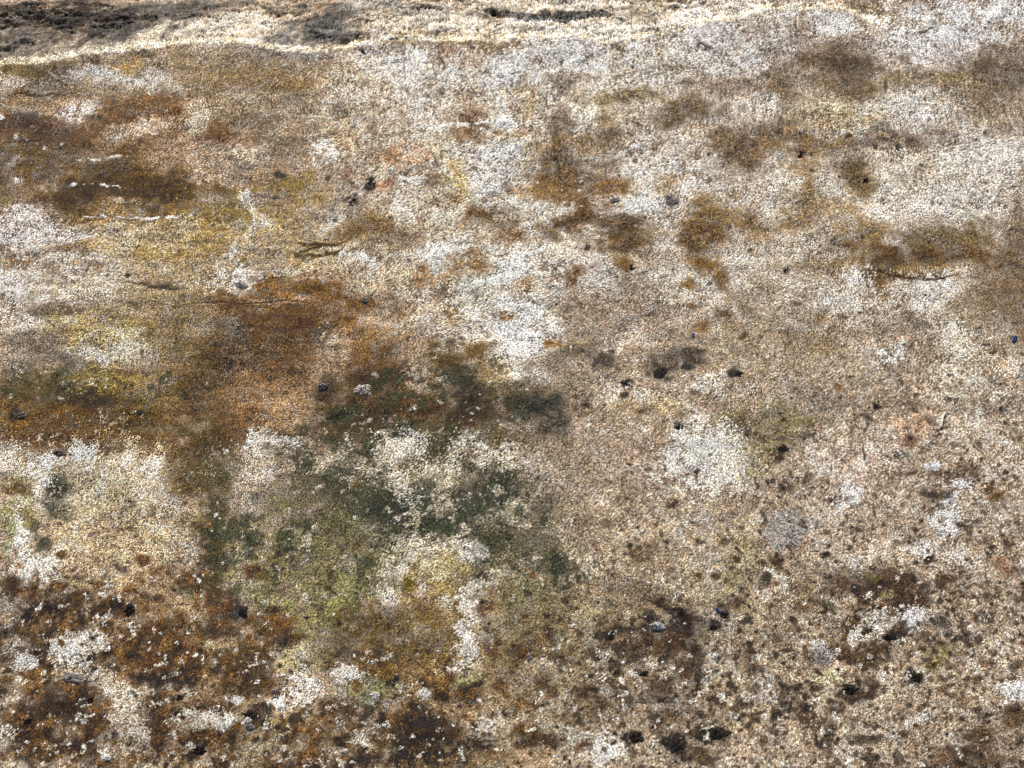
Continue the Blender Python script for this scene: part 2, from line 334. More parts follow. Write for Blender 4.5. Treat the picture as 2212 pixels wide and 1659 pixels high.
tile(2, 0, [
    (500, 270, 430, 210, (194, 188, 184), .85), (1000, 130, 130, 75, (228, 226, 226), .85), (560, 150, 80, 60, (140, 125, 102), .55), (830, 190, 100, 100, (160, 146, 134), .6), (1270, 80, 150, 100, (134, 116, 90), .95), (1150, 30, 100, 40, (150, 130, 95), .8),
    (1480, 60, 110, 70, (170, 155, 138), .7), (1700, 250, 330, 190, (224, 221, 222), .9), (2020, 120, 240, 110, (228, 226, 226), .9), (2150, 40, 80, 50, (190, 180, 170), .6), (1830, 310, 160, 60, (190, 184, 182), .6), (1100, 430, 210, 105, (122, 100, 82), .92), (850, 420, 90, 60, (136, 112, 84), .9), (700, 560, 85, 140, (126, 104, 70), .92), (1000, 560, 260, 60, (138, 116, 86), .85),
    (1990, 470, 250, 110, (134, 116, 96), .85), (2120, 390, 120, 100, (130, 112, 92), .85), (1960, 650, 150, 150, (142, 124, 100), .8), (2130, 560, 100, 100, (128, 110, 88), .7), (1620, 520, 270, 36, (160, 140, 104), .85), (1560, 460, 200, 30, (220, 214, 202), .6), (1160, 650, 300, 70, (196, 182, 156), .8), (1520, 730, 220, 130, (210, 202, 192), .85), (1000, 775, 330, 50, (168, 144, 100), .8),
    (1180, 670, 90, 40, (226, 218, 204), .7), (80, 680, 110, 95, (132, 108, 72), .92), (330, 570, 220, 50, (146, 124, 102), .8), (570, 660, 85, 70, 'W', .85), (400, 700, 150, 90, (198, 188, 174), .7), (340, 980, 165, 160, (122, 98, 70), .95), (210, 880, 90, 70, (130, 106, 78), .85), (480, 900, 150, 80, (140, 118, 92), .75), (850, 930, 280, 36, (152, 124, 88), .8), (1420, 910, 120, 60, (120, 94, 68), .92), (1100, 1000, 450, 36, (150, 128, 106), .7),
    (770, 1005, 32, 30, 'K', 1), (1400, 955, 34, 20, 'K', .95), (1250, 965, 26, 20, 'D'), (1195, 1167, 20, 17, 'K', 1), (840, 1110, 22, 15, 'D'), (150, 310, 42, 15, 'D', .8), (2085, 1335, 17, 16, 'D', .9), (280, 752, 40, 15, 'D', .7), (1590, 190, 44, 14, (72, 68, 72), .9, -20), (1625, 140, 20, 24, 'D', .7), (1330, 562, 14, 36, (66, 62, 62), .9), (1235, 572, 46, 18, (86, 82, 84), .8), (1140, 940, 40, 20, 'D', .6),
    (1080, 1130, 110, 58, (126, 98, 48), .95), (1140, 1200, 85, 58, (124, 98, 58), .9), (800, 1250, 60, 150, (152, 118, 62), .9), (890, 1340, 150, 95, (156, 126, 74), .85), (180, 1320, 75, 60, (140, 108, 58), .85), (400, 1260, 90, 60, (152, 130, 94), .8), (150, 1510, 90, 150, (126, 92, 42), .95), (480, 1470, 105, 80, (146, 110, 46), .92), (260, 1400, 130, 80, (158, 128, 76), .8), (580, 1540, 60, 60, (170, 135, 80), .7),
    (200, 1130, 120, 100, (206, 202, 200), .85), (600, 1240, 190, 120, (196, 188, 178), .8), (710, 1380, 85, 60, 'W', .85), (930, 1240, 90, 72, 'W', .85), (1950, 1080, 220, 130, (220, 215, 210), .85), (1500, 1050, 210, 80, (202, 190, 172), .75), (1350, 1530, 150, 75, (220, 214, 208), .85), (1650, 1280, 110, 60, 'W', .7), (1700, 1180, 480, 130, (182, 168, 150), .5), (1680, 880, 80, 80, (150, 130, 108), .7),
    (1720, 1560, 260, 90, (134, 112, 74), .85), (1270, 1600, 110, 50, (126, 92, 44), .95), (1180, 1490, 75, 46, (156, 124, 64), .85), (1050, 1545, 130, 80, (140, 124, 104), .75), (1780, 1640, 320, 32, (128, 94, 60), .9), (2170, 1500, 70, 230, (146, 126, 102), .8), (350, 1560, 120, 60, (196, 188, 180), .7), (700, 1600, 160, 60, (186, 176, 162), .6),
])
tile(0, 1, [
    (100, 230, 150, 140, (222, 212, 207), .85), (470, 250, 110, 80, (212, 200, 182), .8), (690, 220, 90, 60, (212, 202, 190), .7), (200, 490, 120, 75, (222, 214, 208), .85), (60, 30, 90, 26, (140, 100, 50), .85), (560, 70, 95, 26, (168, 118, 58), .9), (1000, 200, 480, 130, (166, 146, 112), .6), (250, 100, 140, 60, (140, 122, 100), .6),
    (1050, 190, 170, 14, (70, 55, 38), .8, 6), (830, 118, 20, 14, 'K', .9), (480, 370, 230, 45, (102, 86, 60), .9), (900, 330, 600, 55, (142, 124, 98), .7), (1600, 180, 105, 110, (232, 229, 225), .95), (1400, 190, 130, 60, 'L', .8), (1430, 120, 60, 60, 'W', .6), (1575, 190, 42, 24, (92, 90, 94), .95),
    (1750, 150, 100, 60, (152, 106, 50), .95), (1920, 250, 260, 55, (164, 114, 58), .9), (1700, 320, 200, 40, (150, 112, 64), .85), (1720, 130, 26, 14, 'D', .8), (2080, 100, 200, 36, (200, 180, 148), .85), (1850, 300, 160, 22, (186, 158, 132), .8), (1850, 480, 400, 110, (124, 84, 44), .92), (1620, 600, 290, 95, (124, 88, 46), .9), (1430, 740, 140, 110, (104, 70, 40), .92), (1300, 920, 160, 80, (130, 90, 44), .85),
    (1700, 890, 260, 115, (176, 146, 116), .9), (1560, 960, 160, 80, (160, 126, 90), .7), (2060, 700, 140, 120, (172, 150, 126), .8), (2090, 550, 75, 46, (88, 80, 74), .85), (2190, 620, 50, 80, 'L', .7), (1830, 700, 120, 60, (120, 82, 48), .7), (1930, 620, 120, 50, (128, 90, 54), .7),
    (250, 620, 370, 120, (142, 127, 106), .85), (100, 720, 150, 70, (120, 112, 98), .7), (700, 530, 230, 110, (180, 158, 110), .85), (860, 600, 130, 75, (214, 204, 182), .85), (650, 650, 120, 36, (212, 200, 178), .7), (1150, 560, 230, 160, (150, 132, 96), .8), (1320, 480, 160, 100, (166, 152, 122), .7), (940, 520, 50, 40, (150, 125, 60), .7), (780, 470, 80, 26, 'Y', .6),
    (300, 840, 320, 90, (108, 98, 62), .9), (500, 900, 160, 75, (84, 74, 46), .9), (600, 970, 90, 40, (80, 64, 38), .85), (450, 700, 80, 60, (92, 84, 76), .7), (750, 820, 260, 55, (162, 140, 80), .85), (1000, 900, 220, 75, (152, 132, 86), .8), (300, 1080, 370, 80, (140, 98, 42), .9), (130, 1095, 110, 60, (164, 108, 46), .9), (700, 1090, 300, 60, (128, 98, 48), .85), (60, 1000, 90, 50, (150, 115, 55), .7),
    (350, 1190, 320, 60, (120, 80, 36), .92), (900, 1180, 360, 85, (126, 96, 46), .9), (700, 1265, 160, 36, (114, 74, 34), .92), (1340, 1200, 160, 105, (124, 82, 36), .92), (1500, 1140, 160, 80, (136, 88, 42), .9), (1660, 1070, 260, 60, (158, 114, 68), .85), (1920, 1010, 150, 100, (176, 148, 116), .8), (1100, 1290, 260, 36, (140, 105, 60), .8), (1250, 1120, 60, 50, (110, 95, 65), .7),
    (130, 1030, 52, 36, (60, 44, 36), .9), (395, 1275, 65, 26, (54, 40, 30), .95), (910, 1030, 20, 12, 'K', .95), (900, 950, 90, 22, (100, 90, 50), .6),
    (620, 1450, 600, 170, (194, 177, 150), .8), (60, 1350, 120, 50, (206, 192, 172), .7), (300, 1330, 100, 50, (222, 212, 198), .8), (570, 1290, 65, 46, 'W', .85), (1000, 1370, 110, 40, (220, 210, 194), .8), (380, 1500, 85, 62, (66, 75, 58), .95), (400, 1615, 80, 42, (68, 76, 58), .9), (90, 1500, 120, 48, (122, 92, 42), .9), (60, 1430, 85, 36, (160, 152, 106), .8), (130, 1620, 70, 40, (160, 158, 112), .8), (250, 1450, 50, 100, 'W', .5),
    (1260, 1450, 120, 170, (134, 102, 58), .9), (1450, 1450, 80, 85, (90, 84, 54), .9), (1440, 1590, 70, 70, (100, 92, 54), .9), (1200, 1602, 32, 24, (110, 66, 26), .95), (840, 1595, 26, 15, 'D', .9), (740, 1560, 50, 30, (120, 120, 80), .7), (1650, 1390, 190, 110, (198, 184, 166), .85), (1720, 1250, 120, 55, (216, 206, 194), .85), (1900, 1205, 90, 26, 'W', .85), (2010, 1390, 190, 120, (102, 94, 70), .85), (2160, 1480, 100, 100, (78, 78, 58), .9), (2120, 1110, 130, 65, (102, 80, 44), .9), (1750, 1580, 220, 75, (166, 150, 126), .8), (2060, 1270, 150, 50, (110, 96, 66), .8),
    (2095, 860, 75, 75, (82, 70, 56), .9),
])
tile(1, 1, [
    (150, 120, 260, 80, (186, 164, 140), .8), (650, 70, 140, 65, (222, 214, 204), .85), (1100, 110, 180, 130, (228, 222, 214), .9), (880, 50, 105, 60, (152, 116, 60), .92), (530, 115, 80, 60, (164, 126, 76), .85), (710, 270, 80, 140, (150, 116, 70), .9), (1050, 222, 150, 36, (172, 142, 94), .85), (1250, 270, 65, 62, (136, 96, 40), .95), (1220, 200, 60, 62, (164, 124, 66), .85), (320, 90, 120, 60, (200, 180, 154), .7), (90, 40, 80, 40, 'W', .6),
    (1300, 400, 140, 110, (222, 214, 204), .9), (950, 250, 190, 70, (214, 200, 174), .8), (1120, 450, 210, 150, (243, 239, 233), .97), (1150, 610, 100, 130, (232, 226, 217), .92), (1135, 770, 62, 95, (234, 229, 222), .92), (1080, 367, 46, 30, (188, 146, 90), .95), (480, 420, 110, 60, (220, 212, 200), .88), (620, 560, 80, 150, (202, 190, 172), .82), (340, 460, 250, 140, (172, 142, 106), .75), (890, 480, 110, 120, (205, 192, 170), .7), (560, 430, 50, 70, (165, 150, 138), .6),
    (60, 250, 220, 50, (142, 96, 44), .92), (20, 410, 80, 50, (146, 98, 52), .88), (390, 390, 44, 30, (158, 114, 48), .92), (200, 660, 160, 85, (150, 110, 62), .85), (680, 690, 120, 150, (120, 98, 56), .9), (870, 620, 80, 60, (144, 114, 62), .85), (960, 770, 190, 95, (172, 152, 110), .85), (800, 800, 85, 70, (74, 60, 38), .92), (820, 910, 100, 75, (94, 70, 44), .92), (300, 790, 210, 75, (92, 70, 42), .92), (390, 690, 42, 85, (114, 78, 46), .85),
    (200, 970, 270, 95, (120, 90, 46), .9), (420, 915, 110, 50, (138, 96, 50), .85), (500, 1010, 220, 60, (120, 88, 48), .88), (490, 880, 90, 55, (196, 176, 154), .85), (480, 730, 70, 60, (190, 176, 160), .7), (750, 1000, 160, 80, (92, 74, 48), .9), (850, 1050, 55, 42, (136, 84, 40), .88), (1100, 920, 150, 100, (132, 106, 72), .85), (1060, 1160, 52, 110, (122, 106, 70), .85), (1240, 975, 120, 40, (68, 70, 56), .92), (1350, 1050, 50, 80, (74, 75, 58), .88), (1160, 1050, 70, 60, (190, 178, 160), .7), (1280, 1080, 60, 50, (176, 164, 142), .7), (1200, 880, 160, 50, (130, 115, 88), .7),
    (1700, 520, 430, 420, (166, 149, 130), .5), (1650, 130, 110, 100, (222, 214, 206), .85), (1560, 50, 120, 50, (214, 206, 198), .7), (1555, 145, 52, 58, (134, 92, 38), .95), (1390, 80, 80, 70, (120, 98, 84), .85), (1395, 165, 20, 16, (150, 85, 40), .8), (1850, 80, 20, 15, 'K', .95), (1850, 300, 330, 190, (148, 128, 108), .7), (1500, 480, 150, 110, (146, 130, 110), .75), (1290, 580, 52, 38, (164, 116, 42), .95), (1365, 575, 40, 28, (168, 124, 62), .85), (1450, 640, 70, 55, (128, 108, 72), .85), (1300, 720, 160, 60, (140, 124, 106), .8), (1830, 20, 70, 26, (160, 115, 50), .8),
    (1650, 690, 66, 40, (84, 77, 64), .88), (2100, 640, 95, 72, (84, 79, 68), .85), (2060, 745, 75, 50, (58, 57, 50), .92), (1840, 830, 30, 28, (58, 53, 48), .95), (1570, 970, 38, 30, (66, 58, 52), .92), (1780, 610, 42, 30, (156, 116, 58), .85), (1470, 770, 20, 12, 'O', .8), (2180, 1110, 22, 20, 'K', 1), (2170, 1260, 75, 135, (222, 215, 206), .9), (1820, 920, 170, 50, (204, 188, 168), .75), (1500, 1080, 130, 80, (190, 168, 150), .75), (1900, 520, 100, 60, (205, 178, 155), .6), (2160, 250, 70, 80, 'L', .7), (2000, 1000, 200, 50, (178, 156, 118), .6),
    (250, 1160, 260, 115, (94, 88, 58), .9), (430, 1180, 90, 42, (66, 74, 55), .92), (390, 1260, 112, 78, (208, 198, 184), .92), (60, 1240, 105, 95, (198, 186, 172), .9), (950, 1220, 110, 60, (218, 208, 194), .88), (850, 1140, 75, 55, (204, 192, 170), .85), (1170, 1300, 105, 80, (202, 190, 168), .8), (1120, 1300, 26, 15, (140, 86, 42), .9), (1120, 1367, 32, 15, (100, 66, 36), .9), (660, 1250, 120, 75, (104, 97, 68), .88), (660, 1440, 170, 105, (204, 190, 164), .9), (480, 1430, 42, 85, (132, 128, 82), .85), (350, 1400, 130, 130, (190, 176, 156), .8),
    (60, 1480, 90, 100, (72, 76, 66), .88), (190, 1400, 80, 60, (130, 116, 92), .7), (320, 1580, 110, 58, (74, 80, 54), .9), (590, 1580, 70, 50, (58, 71, 57), .92), (1000, 1480, 210, 115, (84, 88, 68), .9), (780, 1560, 66, 28, (72, 68, 63), .9), (1350, 1580, 58, 75, (70, 78, 70), .85), (1300, 1400, 200, 140, (124, 116, 90), .75), (1700, 1350, 380, 200, (172, 152, 132), .7), (860, 1640, 200, 40, (80, 84, 64), .7), (1900, 1325, 20, 15, (140, 95, 55), .95), (2070, 1470, 24, 13, (75, 55, 42), .95), (2040, 1520, 18, 12, (85, 60, 45), .9), (2000, 1400, 160, 150, (176, 156, 138), .5),
])
tile(2, 1, [
    (600, 100, 350, 100, (192, 182, 166), .7), (150, 170, 220, 90, (194, 186, 176), .8), (180, 50, 130, 46, (152, 112, 48), .95), (240, 145, 72, 46, (148, 108, 42), .95), (10, 200, 42, 38, 'O', .9), (850, 390, 55, 42, (140, 110, 68), .88), (820, 605, 95, 55, (138, 118, 78), .8), (380, 300, 62, 50, (118, 94, 60), .88), (230, 340, 62, 38, (130, 98, 54), .88), (100, 440, 52, 38, (144, 108, 52), .9), (40, 320, 22, 18, (160, 105, 55), .9), (270, 420, 70, 50, (130, 104, 66), .6),
    (1000, 60, 220, 50, (142, 116, 74), .85), (1500, 110, 300, 34, (118, 86, 48), .95), (1230, 150, 62, 60, (114, 84, 50), .95), (1600, 45, 320, 50, (152, 126, 82), .85), (1280, 250, 110, 70, (142, 120, 88), .8), (1310, 170, 120, 50, (130, 98, 58), .8), (1750, 190, 170, 85, (222, 213, 203), .9, -25), (1540, 250, 150, 100, (206, 196, 182), .82), (1150, 150, 80, 55, (222, 214, 206), .85), (1000, 290, 190, 100, (206, 197, 184), .8), (1150, 420, 160, 70, (190, 180, 168), .7), (2020, 250, 190, 260, (152, 134, 110), .8),
    (730, 310, 42, 32, (66, 66, 48), .92), (1020, 405, 45, 20, (80, 78, 62), .85), (680, 90, 22, 15, 'K', .98), (650, 260, 330, 190, (154, 138, 116), .5), (480, 600, 430, 150, (152, 132, 106), .6), (1430, 582, 75, 28, (216, 172, 152), .85), (1200, 545, 80, 24, (210, 180, 160), .6), (2100, 750, 85, 58, (224, 188, 162), .85), (1360, 660, 72, 56, (236, 230, 223), .95), (1820, 560, 130, 100, (206, 196, 180), .75), (1800, 800, 200, 120, (196, 182, 164), .6), (1350, 480, 200, 60, (126, 116, 106), .6),
    (50, 640, 90, 55, (72, 68, 56), .9), (30, 710, 40, 30, (56, 54, 46), .9), (360, 770, 42, 34, (58, 58, 48), .95), (1255, 975, 32, 24, 'K', .95), (1150, 1020, 45, 26, (78, 68, 54), .8), (1570, 1090, 32, 46, (84, 60, 40), .92), (1430, 1195, 45, 40, (132, 96, 60), .85), (1450, 1090, 130, 60, (202, 166, 142), .82), (1360, 1290, 66, 40, (68, 70, 63), .85), (400, 1120, 55, 42, (66, 59, 48), .92), (650, 1250, 46, 34, 'K', .92), (640, 1305, 40, 24, (100, 62, 36), .85), (540, 1165, 60, 26, (80, 68, 50), .8),
    (750, 1110, 210, 85, (140, 130, 88), .8), (300, 1100, 130, 60, (132, 120, 82), .75), (900, 1100, 55, 30, (112, 86, 42), .9), (860, 1190, 85, 36, (98, 96, 82), .8), (200, 1330, 200, 150, (226, 216, 199), .92), (60, 1060, 80, 60, (220, 208, 192), .8), (180, 860, 110, 70, (220, 206, 186), .85), (480, 1330, 100, 120, (154, 140, 100), .8), (660, 1510, 66, 42, (72, 60, 44), .88), (750, 1445, 16, 14, 'D', .9), (1085, 1480, 30, 20, (84, 82, 92), .9), (1000, 850, 26, 24, (150, 110, 55), .9), (660, 1020, 30, 22, (150, 112, 60), .8),
    (1100, 1300, 190, 130, (196, 174, 158), .75), (1300, 1520, 260, 110, (190, 170, 154), .6), (1700, 1450, 80, 55, (208, 207, 216), .85), (1690, 1550, 50, 34, (205, 205, 222), .85), (1590, 1365, 42, 20, (206, 208, 220), .85), (1120, 1540, 65, 50, (208, 204, 204), .8), (1620, 1530, 60, 36, (76, 62, 50), .88), (1940, 1512, 44, 30, (132, 92, 40), .95), (2040, 1562, 55, 34, (136, 92, 38), .95), (2090, 1260, 26, 20, (134, 96, 52), .9), (1770, 1362, 66, 32, (112, 84, 62), .85), (1500, 850, 120, 90, (196, 172, 150), .5), (880, 920, 130, 60, (128, 118, 106), .5), (2000, 1100, 180, 200, (198, 182, 162), .45),
])
tile(0, 2, [
    (700, 220, 480, 230, (190, 170, 138), .7), (90, 130, 85, 100, (216, 208, 192), .85), (240, 340, 170, 120, (218, 210, 198), .85), (320, 230, 85, 52, (72, 76, 55), .9), (230, 100, 40, 50, (110, 110, 85), .8), (10, 130, 38, 160, (140, 142, 95), .8), (150, 40, 65, 32, (170, 158, 90), .85), (420, 20, 80, 26, (90, 95, 68), .8), (1370, 110, 55, 105, (142, 102, 54), .92), (1400, 290, 85, 100, (108, 94, 54), .9), (1290, 70, 60, 100, (150, 142, 98), .7),
    (1800, 200, 340, 230, (142, 130, 98), .6), (1700, 520, 240, 100, (150, 146, 106), .75), (2080, 600, 190, 220, (150, 145, 98), .75), (1600, 180, 60, 50, (80, 84, 66), .7), (1500, 320, 60, 40, (84, 90, 66), .7), (1640, 400, 60, 40, (150, 95, 52), .85), (1290, 540, 60, 60, (100, 104, 80), .7), (440, 296, 30, 22, (130, 92, 40), .95), (920, 310, 45, 30, (140, 90, 48), .85), (780, 390, 40, 24, (140, 88, 50), .8), (1040, 370, 60, 30, (150, 98, 62), .75), (840, 520, 50, 26, (150, 84, 50), .85), (1040, 580, 45, 32, (150, 90, 42), .9), (760, 590, 40, 28, (150, 90, 40), .9), (950, 560, 45, 50, (120, 86, 50), .8),
    (80, 470, 95, 75, (112, 78, 28), .92), (230, 470, 55, 65, (158, 92, 70), .85), (200, 620, 150, 120, (114, 70, 36), .9), (450, 610, 105, 78, (74, 58, 32), .92), (640, 650, 140, 68, (92, 60, 32), .92), (80, 590, 70, 60, (150, 140, 128), .8), (320, 760, 250, 56, (118, 78, 40), .88), (560, 850, 66, 40, (128, 78, 38), .9), (400, 500, 60, 40, (110, 74, 44), .8), (100, 760, 90, 60, (130, 88, 40), .85),
    (460, 900, 200, 90, (216, 209, 198), .88), (80, 920, 85, 52, 'W', .92), (340, 940, 65, 55, 'W', .85), (170, 920, 50, 110, (140, 92, 46), .85), (280, 970, 50, 50, (130, 86, 40), .8), (500, 1060, 160, 60, (190, 180, 170), .6), (980, 850, 270, 130, (150, 102, 52), .9), (820, 940, 190, 90, (142, 90, 44), .88), (1110, 800, 150, 85, (150, 112, 62), .85), (1240, 940, 95, 70, (160, 96, 42), .9), (1000, 960, 160, 60, (156, 108, 56), .8), (1070, 1080, 210, 55, (96, 62, 32), .9), (950, 1060, 62, 48, (62, 42, 30), .92), (1240, 1075, 66, 48, (58, 40, 30), .92), (740, 1060, 80, 60, (100, 72, 34), .85), (1300, 850, 110, 55, (196, 190, 158), .85, 25),
    (780, 1160, 110, 60, (202, 188, 166), .85), (860, 1350, 110, 230, (192, 177, 152), .8), (690, 1120, 80, 60, (200, 188, 170), .7), (300, 1300, 250, 180, (112, 74, 32), .88), (180, 1150, 130, 110, (122, 88, 38), .88), (150, 1050, 85, 55, (150, 96, 50), .85), (320, 1120, 110, 60, (134, 92, 44), .8), (300, 1480, 260, 95, (100, 62, 32), .9), (610, 1320, 150, 140, (114, 72, 36), .88), (500, 1560, 210, 80, (112, 72, 36), .88), (60, 1550, 140, 90, (170, 156, 138), .75), (40, 1250, 70, 80, (190, 178, 158), .8), (40, 1390, 60, 50, (60, 45, 42), .8), (330, 1590, 70, 40, (150, 115, 50), .8),
    (585, 1215, 34, 30, 'K', .97), (175, 1355, 34, 30, 'K', .95), (12, 1012, 32, 26, 'K', .9), (695, 1590, 32, 25, 'W', .95), (540, 1368, 26, 15, 'W', .9), (550, 1302, 26, 18, 'W', .9), (250, 592, 55, 26, 'W', .9), (655, 548, 26, 18, 'W', .9), (690, 480, 22, 20, 'W', .95), (960, 1120, 24, 22, 'L', .9), (1500, 650, 150, 80, (142, 92, 46), .85), (1560, 650, 52, 46, 'K', .85), (1450, 790, 150, 46, (84, 62, 52), .88), (1800, 730, 130, 75, (162, 98, 38), .88), (1900, 830, 105, 55, (88, 64, 26), .9), (1330, 470, 90, 40, (90, 62, 38), .7), (1440, 550, 70, 36, (110, 72, 36), .75),
    (1580, 980, 150, 150, (120, 95, 48), .85), (1600, 1120, 200, 78, (122, 92, 40), .88), (1500, 1212, 52, 40, 'W', .92), (1710, 1245, 65, 36, 'W', .92), (1910, 1150, 150, 80, (222, 211, 196), .88), (1700, 1100, 50, 60, (160, 100, 50), .7), (1620, 1330, 75, 70, (46, 40, 34), .9), (1160, 1300, 36, 34, (48, 30, 30), .95), (1050, 1360, 130, 110, (130, 86, 38), .85), (1350, 1270, 150, 55, (126, 86, 46), .85), (1350, 1450, 130, 75, (120, 80, 36), .88), (1330, 1350, 110, 62, (200, 188, 166), .85), (1290, 1545, 58, 38, 'K', .9), (1800, 1380, 120, 60, (160, 144, 100), .8), (1970, 1310, 42, 20, 'D', .9), (1870, 1470, 40, 24, 'D', .8),
    (2150, 1000, 42, 50, (96, 66, 26), .92), (2100, 1275, 60, 30, (110, 66, 32), .85), (2000, 1460, 240, 110, (146, 120, 84), .75), (1420, 1620, 66, 40, (66, 48, 38), .9), (2000, 1612, 250, 50, (108, 70, 40), .9), (1620, 1520, 150, 90, (176, 164, 136), .75), (1920, 980, 180, 95, (186, 172, 130), .8), (1160, 1600, 200, 50, (178, 158, 130), .75), (1700, 950, 50, 60, (150, 105, 60), .7), (1060, 1480, 60, 50, (84, 52, 32), .85), (1220, 1470, 40, 30, (150, 90, 40), .85),
])
tile(1, 2, [
    (480, 90, 340, 100, (72, 80, 62), .88), (250, 250, 105, 58, (62, 70, 48), .9), (900, 60, 160, 60, (72, 80, 64), .8), (1150, 300, 240, 150, (120, 112, 80), .7), (1400, 365, 75, 60, (64, 75, 44), .9), (150, 400, 180, 150, (126, 118, 80), .75), (50, 600, 80, 210, (150, 150, 100), .8), (130, 90, 90, 60, (180, 172, 150), .7), (930, 100, 60, 50, (180, 165, 140), .6), (1160, 40, 60, 40, (215, 208, 195), .7),
    (590, 260, 290, 110, (206, 195, 172), .88), (870, 250, 85, 62, (222, 214, 203), .88), (330, 430, 85, 120, (220, 211, 196), .9), (360, 620, 62, 52, 'W', .85), (540, 500, 62, 70, (204, 194, 180), .85), (680, 600, 60, 60, (205, 196, 178), .7), (660, 400, 150, 110, (178, 158, 106), .82), (450, 470, 62, 40, (180, 155, 75), .85), (770, 600, 46, 150, (180, 140, 58), .92), (560, 400, 80, 60, (200, 185, 150), .6), (880, 420, 50, 50, (80, 84, 48), .8), (1000, 400, 70, 60, (210, 200, 182), .85), (870, 600, 85, 120, (218, 208, 193), .9), (975, 600, 66, 46, (142, 92, 50), .9), (1010, 495, 50, 26, (140, 92, 54), .7), (940, 670, 40, 26, (140, 98, 60), .7),
    (560, 650, 110, 80, (168, 138, 80), .75), (250, 690, 200, 110, (126, 98, 56), .85), (250, 900, 250, 150, (142, 114, 66), .8), (600, 900, 150, 190, (166, 132, 78), .8), (250, 1080, 150, 60, (176, 136, 76), .85), (310, 1130, 44, 42, (66, 48, 30), .92), (230, 1130, 26, 26, 'D', .8), (780, 900, 66, 140, (220, 210, 195), .9), (850, 1000, 80, 60, (205, 190, 168), .75), (180, 1200, 150, 80, (152, 152, 112), .82), (870, 1110, 85, 55, (160, 160, 115), .8), (60, 1080, 50, 40, 'W', .7), (160, 970, 80, 30, (110, 80, 50), .5),
    (1300, 720, 250, 230, (142, 129, 97), .6), (1300, 790, 45, 42, (112, 68, 38), .85), (960, 765, 26, 22, (120, 60, 34), .85), (1300, 560, 110, 85, (152, 144, 116), .6), (1640, 680, 180, 130, (160, 146, 118), .6), (1850, 200, 340, 230, (188, 168, 145), .78), (1960, 240, 85, 50, (142, 112, 80), .7), (1600, 330, 120, 60, (205, 186, 160), .6), (2040, 350, 120, 60, (140, 115, 85), .5), (1760, 560, 140, 40, (130, 122, 108), .6),
    (1940, 690, 58, 42, (48, 48, 48), .92), (2150, 720, 75, 62, (66, 48, 38), .9), (1960, 850, 250, 115, (134, 88, 48), .82), (2150, 830, 80, 60, (130, 80, 44), .7), (1745, 812, 32, 26, 'K', .92), (2075, 930, 40, 42, (56, 48, 42), .92), (1960, 1045, 36, 26, 'K', .9), (1620, 900, 46, 32, (90, 68, 46), .8), (1800, 870, 50, 60, (100, 72, 48), .7), (1900, 790, 30, 20, 'L', .7), (2000, 960, 60, 40, 'L', .6), (1740, 1000, 100, 70, (180, 162, 134), .6),
    (1200, 900, 150, 90, (124, 104, 78), .75), (1140, 930, 42, 42, (150, 110, 55), .8), (1090, 890, 40, 40, (100, 86, 76), .75), (1250, 1030, 150, 52, (188, 170, 142), .8), (1400, 1220, 480, 180, (150, 132, 104), .6), (1260, 1090, 80, 40, (100, 84, 62), .6), (80, 1290, 100, 70, (122, 84, 38), .85), (230, 1335, 66, 58, (68, 48, 26), .92), (500, 1400, 150, 110, (96, 68, 30), .88), (660, 1430, 120, 80, (84, 60, 40), .88), (100, 1590, 130, 85, (68, 52, 40), .92), (480, 1580, 240, 95, (74, 52, 30), .9), (640, 1600, 90, 60, (62, 44, 36), .85), (60, 1460, 70, 40, (180, 170, 150), .6),
    (130, 1390, 60, 60, (196, 188, 165), .75), (185, 1520, 75, 50, (204, 196, 178), .85), (310, 1480, 90, 40, (162, 160, 126), .8), (830, 1530, 105, 60, (94, 66, 28), .9), (860, 1200, 60, 62, (84, 56, 30), .9), (720, 1220, 60, 60, (105, 75, 40), .75), (550, 1100, 110, 60, (178, 152, 112), .75), (560, 1190, 42, 28, 'W', .85), (1000, 1335, 44, 28, (50, 42, 34), .9), (900, 1420, 45, 48, (220, 212, 204), .75), (1050, 1450, 190, 100, (182, 166, 146), .75), (1160, 1480, 58, 62, (122, 86, 36), .9), (1300, 1540, 42, 50, (100, 66, 32), .9), (1000, 1610, 250, 50, (166, 142, 116), .7), (800, 1630, 80, 40, (170, 150, 120), .6),
    (1700, 1540, 150, 80, (226, 217, 203), .9), (1900, 1455, 75, 46, (42, 40, 36), .95), (1890, 1540, 42, 60, (52, 50, 40), .9), (1840, 1480, 40, 26, 'K', .9), (2170, 1510, 62, 80, (40, 38, 34), .92), (1545, 1518, 42, 24, (130, 84, 36), .9), (2100, 1200, 130, 80, (118, 92, 66), .7), (2060, 1100, 120, 50, (150, 110, 76), .6), (1570, 1220, 50, 30, (80, 62, 48), .8), (1830, 1230, 46, 30, (78, 62, 46), .8), (1400, 1600, 120, 50, (170, 150, 125), .6), (2020, 1600, 100, 60, (190, 176, 150), .6), (2120, 1330, 100, 60, (130, 100, 72), .6),
])
